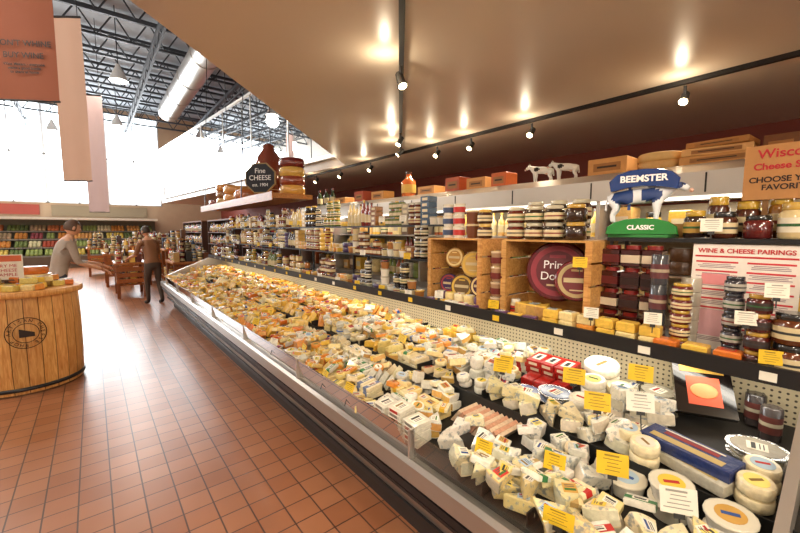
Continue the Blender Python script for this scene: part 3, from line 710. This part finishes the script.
hill = [(-.16, 0), (.16, 0), (.155, .04), (.12, .065), (.07, .08), (0, .085), (-.07, .08), (-.12, .065), (-.155, .04)]
mb.prism(hill, [(-.12, .96), (-.11, 1), (.0, 1), (.01, .96)], C('268038'), GLOSS, M)
M2 = M @ T(0, .265, -.02)
arch = [(-.145, -.04), (-.07, -.022), (0, -.016), (.07, -.022), (.145, -.04), (.155, .015), (.12, .05), (.06, .068), (0, .072), (-.06, .068), (-.12, .05), (-.155, .015)]
mb.prism(arch, [(-.03, .96), (-.025, 1), (.02, 1), (.026, .97)], C('1b3a78'), GLOSS, M2)
for sx in (-.06, .06): mb.box(.014, .12, .012, C('1b3a78'), ATT, M @ T(sx, .19, -.045))
mb.obj('hill_and_banner', e)
text('BEEMSTER', .046, M2 @ T(0, .02, .03), M_WHITEINK, e, bold=.0015); text('CLASSIC', .032, M @ T(0, .035, .012), M_WHITEINK, e, bold=.001)
cow('cow', M @ T(-.02, .06, -.055) @ Matrix.Rotation(-pi/2, 4, 'X') @ Matrix.Diagonal((.27, .24, .24, 1)), C('dfe2e6'), [(-.25, -.15, .6, .2), (.2, -.15, .6, .17), (.62, 0, .82, .12), (-.25, .15, .6, .2), (.2, .15, .6, .17)], e, C('1f3a72'))

# ---------------------------------------------------------------- back service cooler
bc = empty('back_service_cooler'); mb = MB(STD)
mb.bb(3.25, 3.9, -.8, 7.2, 0, .95, C('8c847c'), SATIN); mb.bb(3.82, 3.9, -.8, 7.2, .95, 1.82, C('cfc4ae'), ATT)
mb.extr([(3.2, 1.84), (3.9, 1.84), (3.9, 2.06), (3.27, 2.06), (3.2, 2.0)], -.8, 7.2, W1, HOOD)
y = -.8
while y < 7.2: mb.bb(3.196, 3.2, y, y + .01, 1.86, 1.99, W1, BLK); y += .75
for y in (-.8, 1.4, 3.6, 5.8, 7.17): mb.bb(3.25, 3.85, y, y + .03, .95, 1.84, W1, STEEL)
for zz in (1.25, 1.53): mb.bb(3.35, 3.82, -.75, 7.15, zz, zz + .015, W1, STEEL)
mb.obj('cabinet', bc)
mb = MB([M_TUBE]); mb.bb(3.28, 3.31, -.7, 7.1, 1.82, 1.835, W1); mb.obj('lamp', bc)
for y in (.3, 2.4, 4.5, 6.4):
    l = bpy.data.lights.new('hood_light', 'AREA'); l.shape = 'RECTANGLE'; l.size = .1; l.size_y = 1.8; l.energy = 7; l.color = (1, .93, .82)
    o = bpy.data.objects.new('hood_light', l); o.location = (3.4, y, 1.83); o.parent = bc; bpy.context.scene.collection.objects.link(o)
mb = MB(STD)
for zz in (.955, 1.267, 1.547):
    y = -.6
    while y < 7.0:
        c = R.choice([CREAM, C('d0a25a'), C('a8552c'), C('7a8a3a'), C('8c2f24'), YEL, C('5a3a20'), C('d8cfc0')])
        k = R.random(); hh = R.uniform(.14, .25)
        if k < .25: wheel(mb, T(3.5, y + .09, zz + .001), .09, .1, c); wheel(mb, T(3.5, y + .09, zz + .102), .085, .1, c)
        elif k < .6: mb.box(.2, .14, hh, c, WRAP, T(3.5, y + .09, zz + .001), ch=.01); mb.box(.202, .1, hh*.4, jit(C('cfc0a0'), .2), ATT, T(3.5, y + .09, zz + hh*.3))
        elif k < .8: jar(mb, T(3.5, y + .09, zz + .001), .06, .2, c, R.choice(LID), LBB)
        else:
            bottle(mb, T(3.5, y + .05, zz + .001), .04, .25, c, R.choice(LID), LBB); bottle(mb, T(3.5, y + .14, zz + .001), .04, .25, c, R.choice(LID), LBB)
        y += .2
mb.obj('deli_stock', bc)
mb = MB(STD); zh = 2.062
def wbox(x, y, w, d_, h, z0=zh, c=C('c98f4e'), rz=0):
    M = T(x, y, z0, rz); mb.box(d_, w, h, c, ATT, M, ch=.004); mb.box(d_*1.02, w*.7, h*.5, jit(C('a06a34'), .1), ATT, M @ T(0, 0, h*.2))
    mb.box(d_*1.03, w*.5, h*.12, C('3c2412'), ATT, M @ T(0, 0, h*.4))
wbox(3.4, 1.38, .30, .22, .13); wbox(3.45, .68, .42, .3, .06, zh); wbox(3.45, .70, .38, .28, .05, zh + .062, C('d9a666'), .08)
wbox(3.43, .68, .34, .26, .04, zh + .114, C('b67a3c'), -.06)
wheel(mb, T(3.42, 1.04, zh), .15, .06, C('cfa060'), False, ATT, 28); wheel(mb, T(3.42, 1.04, zh + .062), .15, .06, C('d9b06e'), False, ATT, 28)
wbox(3.45, .38, .16, .2, .14, zh, C('7a4a24')); wbox(3.45, .1, .26, .2, .12); wbox(3.4, -.3, .3, .2, .14)
wbox(3.4, 2.45, .18, .2, .14, zh, C('c8622c')); wbox(3.4, 2.75, .26, .2, .12); wbox(3.4, 3.1, .22, .2, .16, zh, C('b0502a')); wbox(3.4, 3.55, .3, .2, .1)
wbox(3.4, 4.6, .3, .2, .12, zh, C('c98f4e')); wbox(3.4, 5.1, .25, .2, .16, zh, C('a0442a')); wbox(3.4, 5.7, .35, .2, .1)
for y in (6.1, 6.35, 6.6): bottle(mb, T(3.4, y, zh), .05, .3, C('2a3a20'), C('7a1d1d'), LBB)
bottle(mb, T(3.4, 4.0, zh), .1, .34, C('c0602a'), C('3a2012'), C('c9a24a'))
mb.obj('hood_top_display_boxes')
for y in (2.02, 1.78):
    cow('cow_figurine', T(3.4, y, zh, pi/2 + .2) @ Matrix.Diagonal((.2, .2, .2, 1)), C('e6e1d8'), [(-.2, -.15, .7, .13), (.2, .15, .65, .12), (.62, 0, .85, .07)])

# ---------------------------------------------------------------- hanging wooden shelf with wheels
e = empty('hanging_wooden_shelf'); mb = MB([M_PINEH, M_BLACK]); 
mb.bb(2.3, 3.0, 6.1, 11.2, 2.14, 2.22, C('e8cfa8')); mb.bb(2.28, 2.3, 6.08, 11.22, 2.10, 2.24, C('dcb98a'))
for y in (7.9, 11.0): mb.strut((2.96, y, 2.2), (2.96, y, 6.15), .015, W1, 1); mb.strut((2.34, y, 2.2), (2.55, y, 6.15), .015, W1, 1)
mb.obj('plank', e)
mb = MB(STD); zz = 2.222
for k in range(2): mb.lathe([(.28, 0), (.31, .04), (.31, .14), (.28, .18)], 36, C('b87c34'), GLOSS, T(2.62, 9.0, zz + k*.182))
mb.lathe([(.28, 0), (.33, .06), (.33, .16), (.28, .22)], 36, C('a0561f'), GLOSS, T(2.65, 8.25, zz))
for k in range(4): mb.lathe([(.19, 0), (.215, .03), (.215, .12), (.19, .15)], 36, [C('d8a04a'), C('8c3c20'), C('d0a44e'), C('6a1f18')][k], GLOSS, T(2.74, 6.33, zz + k*.152))
for k in range(3): mb.lathe([(.2, 0), (.23, .03), (.23, .13), (.2, .16)], 30, [C('c8a060'), C('8a5a2a'), C('b87830')][k], GLOSS, T(2.6, 9.9, zz + k*.162))
mb.lathe([(.2, 0), (.24, .03), (.24, .13), (.2, .16)], 30, C('7a2a1c'), GLOSS, T(2.6, 10.6, zz))
mb.obj('display_cheese_wheels')
mb = MB(STD); mb.lathe([(.06, 0), (.18, .05), (.25, .2), (.27, .5), (.23, .75), (.14, .88), (.1, .94), (.11, 1.0), (.04, 1.04)], 30, C('7c3418'), GLOSS, T(2.72, 7.35, zz))
for k in range(5): mb.lathe([(.268 - abs(k - 2)*.014, .15 + k*.13), (.268 - abs(k - 2)*.014, .165 + k*.13)], 24, C('b89868'), ATT, T(2.72, 7.35, zz))
mb.obj('provolone_cheese')
e = empty('octagonal_sign'); mb = MB(STD); M = face_mat(2.34, 6.72, zz + .29, .75, .05)
oc = [(.30*math.cos(pi/8 + k*pi/4), .28*math.sin(pi/8 + k*pi/4)) for k in range(8)]
mb.prism(oc, [(0, 1), (.03, 1)], C('a88c58'), ATT, M); mb.prism(oc, [(.03, .93), (.035, .93)], C('151a26'), ATT, M); mb.box(.02, .2, .3, W1, PINE, T(2.38, 6.75, zz, .75)); mb.obj('board', e)
text('Fine', .12, M @ T(0, .12, .037), M_WHITEINK, e); text('CHEESE', .12, M @ T(0, 0, .037), M_WHITEINK, e); text('est. 1904', .08, M @ T(0, -.12, .037), M_WHITEINK, e)

# ---------------------------------------------------------------- barrel display
bx, by, br, bh = -.61, 5.5, .45, .96
e = empty('wooden_barrel_display'); mb = MB([M_PINE, M_BLACK, M_ATT])
N = 26
for k in range(N):
    a0 = 2*pi*k/N; a1 = 2*pi*(k+1)/N - .012; c = jit((.95, .93, .88), .12)
    vs = []; zs = [.02, .3, .65, bh]
    for zz in zs:
        r = br * (1 + .03*math.sin(pi*zz/bh))
        for a in (a0, (a0+a1)/2, a1): vs.append((bx + r*math.cos(a), by + r*math.sin(a), zz))
    fs = []
    for l in range(3):
        for j in range(2): fs.append([l*3+j, l*3+j+1, (l+1)*3+j+1, (l+1)*3+j])
    mb.add(vs, fs, c)
mb.lathe([(br*.985, .0), (br*.985, bh)], 52, C('5a3a20'), 2, T(bx, by, 0))
mb.lathe([(br*1.08, bh), (br*1.1, bh+.01), (br*1.1, bh+.05), (br*1.08, bh+.06)], 52, (1.0, .95, .85), 0, T(bx, by, 0))
mb.lathe([(br*1.03, .05), (br*1.035, .054), (br*1.035, .085), (br*1.03, .085)], 52, W1, 1, T(bx, by, 0))
mb.obj('staves', e)
ca = math.atan2(-by, -bx) + .02; rr = br*1.036; zc = .62
def onb(u, v): a = ca + u/rr; return (bx + rr*math.cos(a), by + rr*math.sin(a), zc + v)
mb = MB([M_INK])
for (ra, rb) in ((.145, .152), (.09, .096)):
    vs = []; n = 40
    for i in range(n):
        t = 2*pi*i/n; vs += [onb(ra*math.cos(t), ra*math.sin(t)), onb(rb*math.cos(t), rb*math.sin(t))]
    mb.add(vs, [[2*i, 2*i+1, (2*i+3) % (2*n), (2*i+2) % (2*n)] for i in range(n)], W1)
vs = [onb(*p) for p in ((-.05, -.04), (.06, -.04), (.06, .0), (-.05, .045))]; mb.add(vs, [[0, 1, 2, 3]], W1)
mb.obj('logo_rings', e)
for i, ch in enumerate('ARTISAN CHEESE SHOP '):
    t = pi*1.0 - i * 2*pi/20 ; u, v = .12*math.cos(t), .12*math.sin(t); p = Vector(onb(u, v)); a = ca + u/rr
    out = Vector((math.cos(a), math.sin(a), 0)); right = Vector((-math.sin(a), math.cos(a), 0)); up = Vector((0, 0, 1))
    Mx = Matrix((( right.x, up.x, out.x, p.x), (right.y, up.y, out.y, p.y), (right.z, up.z, out.z, p.z), (0, 0, 0, 1))) @ Matrix.Rotation(t - pi/2, 4, 'Z')
    text(ch, .042, Mx, M_INK, e)
mb = MB(STD); zb = bh + .062
for i in range(60):
    a = R.uniform(0, 2*pi); r = math.sqrt(R.random())*.39; c = R.choice([CHED, ORG, YEL, CREAM, YEL, WHITE, C('d8c060')]); x, y = bx + r*math.cos(a), by + r*math.sin(a)
    lv = 0 if r > .28 else R.choice([0, 1])
    M = T(x, y, zb + lv*.055, R.uniform(0, 3), R.uniform(-.1, .1))
    if R.random() < .5: block(mb, M, .1, .07, .055, c)
    else: wedge(mb, M, .13, .055, c)
wheel(mb, T(bx + .1, by + .12, zb + .0), .15, .12, CREAM); wheel(mb, T(bx + .1, by + .12, zb + .12), .12, .08, ORG)
mb.obj('barrel_top_cheeses')
e = empty('sample_sign'); mb = MB(STD)
M = T(bx - .08, by - .06, zb + .06, 0) @ Matrix.Rotation(pi/2 - .12, 4, 'X')
mb.box(.24, .26, .01, C('e3dac6'), ATT, M @ T(0, .15, 0)); mb.box(.22, .06, .002, C('c65a2c'), ATT, M @ T(0, .24, .01)); mb.box(.26, .015, .03, C('5a3a20'), ATT, M @ T(0, .02, -.005)); mb.box(.05, .14, .02, C('5a3a20'), ATT, M @ T(0, 0.0, -.02)); mb.obj('card', e)
text('TRY ME\nCHEESE\nSAMPLE', .045, M @ T(0, .12, .012), M_REDINK, e)

# ---------------------------------------------------------------- banners
def banner(p, q, z0, z1, col, lines=None, tr=.4):
    e = empty('hanging_banner'); m = principled('banner_cloth', col, rough=.8, noise=.05, nscale=4)
    b = m.node_tree.nodes['Principled BSDF']
    nt = m.node_tree; tl = nt.nodes.new('ShaderNodeBsdfTranslucent'); tl.inputs['Color'].default_value = (*col, 1); mx = nt.nodes.new('ShaderNodeMixShader'); mx.inputs[0].default_value = tr
    nt.links.new(b.outputs[0], mx.inputs[1]); nt.links.new(tl.outputs[0], mx.inputs[2]); nt.links.new(mx.outputs[0], nt.nodes['Material Output'].inputs['Surface'])
    mb = MB([m, M_BLACK]); p = Vector((*p, 0)); q = Vector((*q, 0)); d = q - p; nrm = Vector((d.y, -d.x, 0)).normalized()
    n = 16; vs = []
    for j in range(7):
        for i in range(n+1):
            t = i/n; w = .012*math.sin(t*9 + j*.5) * (1 - j/6*.6)
            pt = p + d*t + nrm*w; vs.append((pt.x, pt.y, z0 + (z1 - z0)*j/6))
    mb.add(vs, [[j*(n+1)+i, j*(n+1)+i+1, (j+1)*(n+1)+i+1, (j+1)*(n+1)+i] for j in range(6) for i in range(n)], W1, 0, None, True)
    mb.tube((p.x, p.y, z1), (q.x, q.y, z1), .02, W1, 1, 10); mb.tube((p.x, p.y, z0), (q.x, q.y, z0), .012, W1, 1, 10)
    for t in (.1, .9):
        pt = p + d*t; mb.tube((pt.x, pt.y, z1), (pt.x, pt.y, 7.0), .006, W1, 1, 6)
    mb.obj('cloth', e)
    if lines:
        right = d.normalized(); c = (p + q)/2 + nrm*.025
        for body, size, zz, off in lines:
            Mx = Matrix(((right.x, 0, nrm.x, c.x + right.x*off), (right.y, 0, nrm.y, c.y + right.y*off), (0, 1, 0, zz), (0, 0, 0, 1)))
            text(body, size, Mx, M_INK, e, bold=.001)
banner((-.92, 6.5), (-.20, 6.05), 3.1, 5.0, C('9a5a40'), [("DON'T WHINE", .088, 3.72, .10), ('BUY WINE', .088, 3.59, .10), ('Wine Makers - everyone\nwants a good bottle\nto share at home', .042, 3.45, .10)], .2)
banner((-.34, 9.2), (.06, 8.9), 2.5, 5.3, C('d0aa92'), None, .45)
banner((-.02, 13.0), (.40, 12.8), 2.1, 5.1, C('bfa49e'), None, .35)

# ---------------------------------------------------------------- far produce + displays
pe = empty('produce_display_case'); mb = MB(STD)
mb.bb(-5.5, 2.6, 21.8, 23.9, 0, .5, C('5c4a3a'), ATT)
for k in range(4): mb.bb(-5.5, 2.6, 21.9 + k*.45, 23.9, .5 + k*.35, .55 + k*.35, C('8a8478'), ATT)
mb.bb(-5.5, 2.6, 23.7, 23.95, 0, 2.1, C('6a6a58'), ATT); mb.bb(-5.5, 2.6, 22.5, 23.9, 2.1, 2.2, C('d8d0c0'), ATT); mb.obj('stepped_case', pe)
mb = MB(STD)
PR = [C('a84a32'), C('c8863c'), C('6a7a40'), C('8c9a54'), C('c8b050'), C('8a4048'), C('5a6a3c'), C('c07040'), C('cfc6a0'), C('cf9a58'), C('a89070')]
for k in range(4):
    x = -5.4
    while x < 2.5:
        c = R.choice(PR); w = R.uniform(.3, .7)
        for i in range(int(w/.13)):
            for j in range(3): mb.ell(T(x + i*.13 + .06, 21.98 + k*.45 + j*.13, .61 + k*.35 + j*.07), .075, .075, .075, jit(c, .15), ATT, 8, 5)
        x += w
mb.obj('produce_fruit_and_vegetables', pe)
def island(x0, x1, y0, y1, h):
    e = empty('wooden_display_table'); mb = MB([M_PINEH, M_ATT, M_BLACK])
    mb.bb(x0, x1, y0, y1, h - .05, h, C('ddb890')); mb.bb(x0 + .05, x1 - .05, y0 + .05, y1 - .05, .3, .34, C('c09060'))
    for x in (x0 + .03, x1 - .1):
        for y in (y0 + .03, y1 - .1): mb.bb(x, x + .07, y, y + .07, 0, h - .05, C('a87848'))
    mb.bb(x0 + .2, x1 - .2, y0 + .35, y1 - .2, h, h + .25, C('b98a58')); 
    for k in range(3):
        mb.bb(x0 + .03, x1 - .03, y0 + .02, y0 + .04, .36 + k*.14, .46 + k*.14, jit(C('c8955a'), .1))
    mb.obj('frame', e)
    mb = MB(STD)
    for zz, ins in ((h, 0), (h + .25, 1), (.342, 0)):
        y = y0 + (.12 if not ins else .45)
        while y < (y1 - .1 if not ins else y1 - .3):
            x = x0 + (.1 if not ins else .28)
            while x < x1 - (.08 if not ins else .25):
                if zz == h and y > y0 + .28 and x0 + .14 < x < x1 - .14 and y < y1 - .14: x += .13; continue
                t = R.random(); c = R.choice(DK + [CREAM, C('c8a058'), RED, C('2c4a6a'), YEL, C('e0a050'), C('a06a30')])
                if t < .4: 
                    for k in range(2): jar(mb, T(x, y, zz + .001 + k*.13), .055, .13, c, R.choice(LID), LBB, 10)
                elif t < .65: bottle(mb, T(x, y, zz + .001), .045, .33, c, R.choice(LID), LBB)
                else: mb.box(.115, .12, R.uniform(.12, .32), c, WRAP, T(x, y, zz + .001), ch=.005)
                x += .13
            y += .15
    mb.obj('table_top_goods', e)
island(.35, 1.0, 11.0, 12.1, .85); island(1.45, 2.3, 10.4, 11.6, .85); island(.2, .9, 13.5, 14.8, .95); island(1.2, 2.2, 13.3, 15, 1.0); island(-.2, .5, 17.0, 18.5, 1.0); island(1.0, 2.0, 17, 18.5, 1.05); island(1.5, 2.3, 12.0, 12.9, 1.1)
def shelving(x0, x1, y0, y1, h, n):
    e = empty('grocery_shelving_unit'); mb = MB(STD)
    for y in (y0, y1 - .03): mb.bb(x0, x1, y, y + .03, 0, h, C('4a2a1a'), ATT)
    mb.bb(x1 - .03, x1, y0 + .03, y1 - .03, 0, h, C('3c2418'), ATT); mb.bb(x0, x1, y0, y1, h, h + .04, C('6a3c20'), ATT)
    for k in range(n): mb.bb(x0, x1 - .03, y0 + .03, y1 - .03, .1 + k*(h - .1)/n, .13 + k*(h - .1)/n, C('5c3620'), ATT)
    mb.obj('frame', e); mb = MB(STD)
    for k in range(n):
        y = y0 + .1
        while y < y1 - .08:
            c = R.choice(DK + [CREAM, RED, C('c8a058'), C('2a3a5a'), C('c06a2a')]); hh = min((h - .1)/n - .06, R.uniform(.2, .32))
            if R.random() < .5: bottle(mb, T(x0 + .08, y, .132 + k*(h - .1)/n), .042, hh, c, R.choice(LID), C('b09a70'))
            else: jar(mb, T(x0 + .08, y, .132 + k*(h - .1)/n), .045, hh*.8, c, R.choice(LID), C('b09a70'), 10)
            y += .1
    mb.obj('shelf_stock', e)
shelving(3.0, 3.4, 7.6, 10.2, 1.9, 5); shelving(2.9, 3.3, 10.6, 13.4, 1.9, 5); shelving(2.8, 3.2, 13.8, 17, 1.9, 5)
mb = MB(STD); mb.bb(-4.5, -1.8, 23.9, 23.97, 2.35, 2.8, C('9c3f32'), ATT); mb.obj('department_sign')
mb = MB(STD); mb.bb(-1.4, 2.3, 23.9, 23.97, 2.3, 2.8, C('8a7a62'), ATT); mb.obj('department_sign')

# ---------------------------------------------------------------- people
def person(x, y, yaw, shirt, pants, hair, skinc, bend=.15, reach=.5, H=1.74):
    e = empty('shopper'); s = H/1.75
    M = T(x, y, 0, yaw) @ Matrix.Scale(s, 4)
    b = bend
    hip = (0, 0, .93); ch = (.10*b*3, 0, 1.22); sh = (.2*b*3 , 0, 1.42); nk = (.24*b*3, 0, 1.50)
    P = [hip, (.05*b*3, 0, 1.06), ch, sh, nk, (nk[0] + .03, 0, 1.56)]
    E = [(0, 1), (1, 2), (2, 3), (3, 4), (4, 5)]; r = [(.165, .12), (.14, .11), (.165, .12), (.12, .10), .058, .052]
    hands = []
    for sgn in (1, -1):
        i = len(P); rc = reach * (1 if sgn > 0 else .6)
        P += [(sh[0], sgn*.19, 1.40), (sh[0] + .10*rc + .0, sgn*.235, 1.13), (sh[0] + .10 + .34*rc, sgn*.2, 1.0 + .08*rc), (sh[0] + .13 + .40*rc, sgn*.195, .97 + .08*rc)]
        E += [(3, i), (i, i+1), (i+1, i+2), (i+2, i+3)]; r += [.066, .048, .031, .033]; hands.append((P[-2], P[-1], sgn))
        j = len(P)
        P += [(0, sgn*.10, .86), (.03 + .03*sgn, sgn*.11, .50), (-.03 + .08*sgn, sgn*.11, .10), (-.02 + .08*sgn, sgn*.11, .045), (.10 + .08*sgn, sgn*.12, .03)]
        E += [(0, j), (j, j+1), (j+1, j+2), (j+2, j+3), (j+3, j+4)]; r += [.10, .062, .045, .045, .034]
    def cf(c):
        if c.z < .09: return C('2a2220')
        if c.z > 1.47 : return skinc
        if abs(c.y) > .15 and c.x > sh[0] + .06 and c.z < 1.12: return skinc
        if c.z < .95 and abs(c.y) < .19: return pants
        return shirt
    skin('body', P, E, r, e, cf, M, 2)
    hd = M @ T(nk[0] + .055, 0, 1.655, 0, 0, .15 + b*.5)
    mb = MB(STD)
    vs = []; nn, kk = 20, 14; fs = []
    for k in range(kk+1):
        ph = pi*k/kk
        for i in range(nn):
            th = 2*pi*i/nn; xx, yy, zz = math.sin(ph)*math.cos(th), math.sin(ph)*math.sin(th), math.cos(ph)
            px, py, pz = xx*.098, yy*.075, zz*.118
            if zz < -.2: py *= 1 + (zz + .2)*.35; px *= 1 + (zz + .2)*.15 if xx > 0 else 1 + (zz + .2)*.4
            f = max(0, xx)
            px += .024*math.exp(-(yy/.16)**2 - ((zz + .12)/.2)**2)*f
            px -= .010*(math.exp(-((yy - .38)/.18)**2 - ((zz - .08)/.12)**2) + math.exp(-((yy + .38)/.18)**2 - ((zz - .08)/.12)**2))*f
            px += .008*math.exp(-(yy/.3)**2 - ((zz + .5)/.1)**2)*f + .012*math.exp(-(yy/.3)**2 - ((zz + .85)/.15)**2)*f
            vs.append((px, py, pz))
    for k in range(kk):
        for i in range(nn): fs.append([k*nn+i, (k+1)*nn+i, (k+1)*nn+(i+1) % nn, k*nn+(i+1) % nn])
    mb.add(vs, fs, skinc, ATT, hd, True)
    vs2 = []; fs2 = []
    for k in range(kk+1):
        for i in range(nn):
            v = Vector(vs[k*nn+i]); vs2.append(tuple(v*1.09 + Vector((-.004, 0, .004))))
    for k in range(kk):
        for i in range(nn):
            c = (Vector(vs[k*nn+i]) + Vector(vs[(k+1)*nn+(i+1) % nn]))/2
            if c.z > .062 or (c.x < .02 and c.z > -.06): fs2.append([k*nn+i, (k+1)*nn+i, (k+1)*nn+(i+1) % nn, k*nn+(i+1) % nn])
    mb.add(vs2, fs2, hair, ATT, hd, True)
    for sg in (1, -1):
        mb.ell(hd @ T(.082, sg*.029, .006), .012, .014, .009, C('f4f0ec')); mb.ell(hd @ T(.091, sg*.029, .006), .005, .006, .006, C('2c1c12')); mb.ell(hd @ T(-.005, sg*.077, -.005), .018, .01, .032, skinc)
        mb.box(.006, .03, .005, hair, ATT, hd @ T(.09, sg*.03, .025))
    mb.ell(hd @ T(.094, 0, -.056), .006, .024, .007, C('a8564a'))
    mb.obj('head', e)
    for w0, w1, sgn in hands:
        w0 = Vector(w0); w1 = Vector(w1); d = (w1 - w0).normalized(); up = Vector((0, 0, 1)); side = d.cross(up).normalized(); nrm = side.cross(d).normalized()
        P = [w1, w1 + d*.045, w1 + d*.08]; E = [(0, 1), (1, 2)]; r = [(.026, .018), (.036, .016), (.038, .014)]
        for q in range(4):
            base = w1 + d*.085 + side*(.027 - q*.018); L = [.032, .037, .034, .026][q]; i = len(P)
            P += [base, base + d*L - nrm*.006, base + d*L*1.75 - nrm*.022, base + d*L*2.1 - nrm*.042]; E += [(2, i), (i, i+1), (i+1, i+2), (i+2, i+3)]; r += [.009, .0085, .008, .007]
        i = len(P); ts = side*sgn; P += [w1 + d*.02 + ts*.03, w1 + d*.05 + ts*.055 - nrm*.01, w1 + d*.08 + ts*.06 - nrm*.02]; E += [(0, i), (i, i+1), (i+1, i+2)]; r += [.012, .010, .009]
        skin('hand', [tuple(p) for p in P], E, r, e, lambda c: skinc, M, 1)
person(-.45, 7.6, .3, C('a8988a'), C('3c4250'), C('5a4232'), C('d9a585'), .25, .9)
person(1.0, 9.9, 2.0, C('8a5c3c'), C('4a3a30'), C('3a2a1e'), C('c98f6c'), .2, .8, 1.68)

# ---------------------------------------------------------------- light
w = bpy.data.worlds.new('world'); bpy.context.scene.world = w; w.use_nodes = True
w.node_tree.nodes['Background'].inputs[0].default_value = (.86, .93, 1, 1); w.node_tree.nodes['Background'].inputs[1].default_value = 6
l = bpy.data.lights.new('window_daylight', 'AREA'); l.shape = 'RECTANGLE'; l.size = 8.5; l.size_y = 4; l.energy = 1100; l.color = (.92, .95, 1)
o = bpy.data.objects.new('window_daylight', l); o.location = (-1.7, 23.8, 5); bpy.context.scene.collection.objects.link(o)
o.rotation_euler = (Vector((0, -1, -.25))).to_track_quat('-Z', 'Z').to_euler()

cam = bpy.data.cameras.new('camera'); cam.sensor_width = 36; cam.lens = 378/800*36; cam.clip_start = .02; cam.clip_end = 200
o = bpy.data.objects.new('camera', cam); bpy.context.scene.collection.objects.link(o)
o.location = (0, 0, 1.6); th = math.radians(39.06); ph = math.radians(5.37)
o.rotation_euler = Vector((math.sin(th)*math.cos(ph), math.cos(th)*math.cos(ph), -math.sin(ph))).to_track_quat('-Z', 'Y').to_euler()
bpy.context.scene.camera = o
bpy.context.scene.view_settings.view_transform = 'Standard'
bpy.context.scene.view_settings.exposure = -0.15
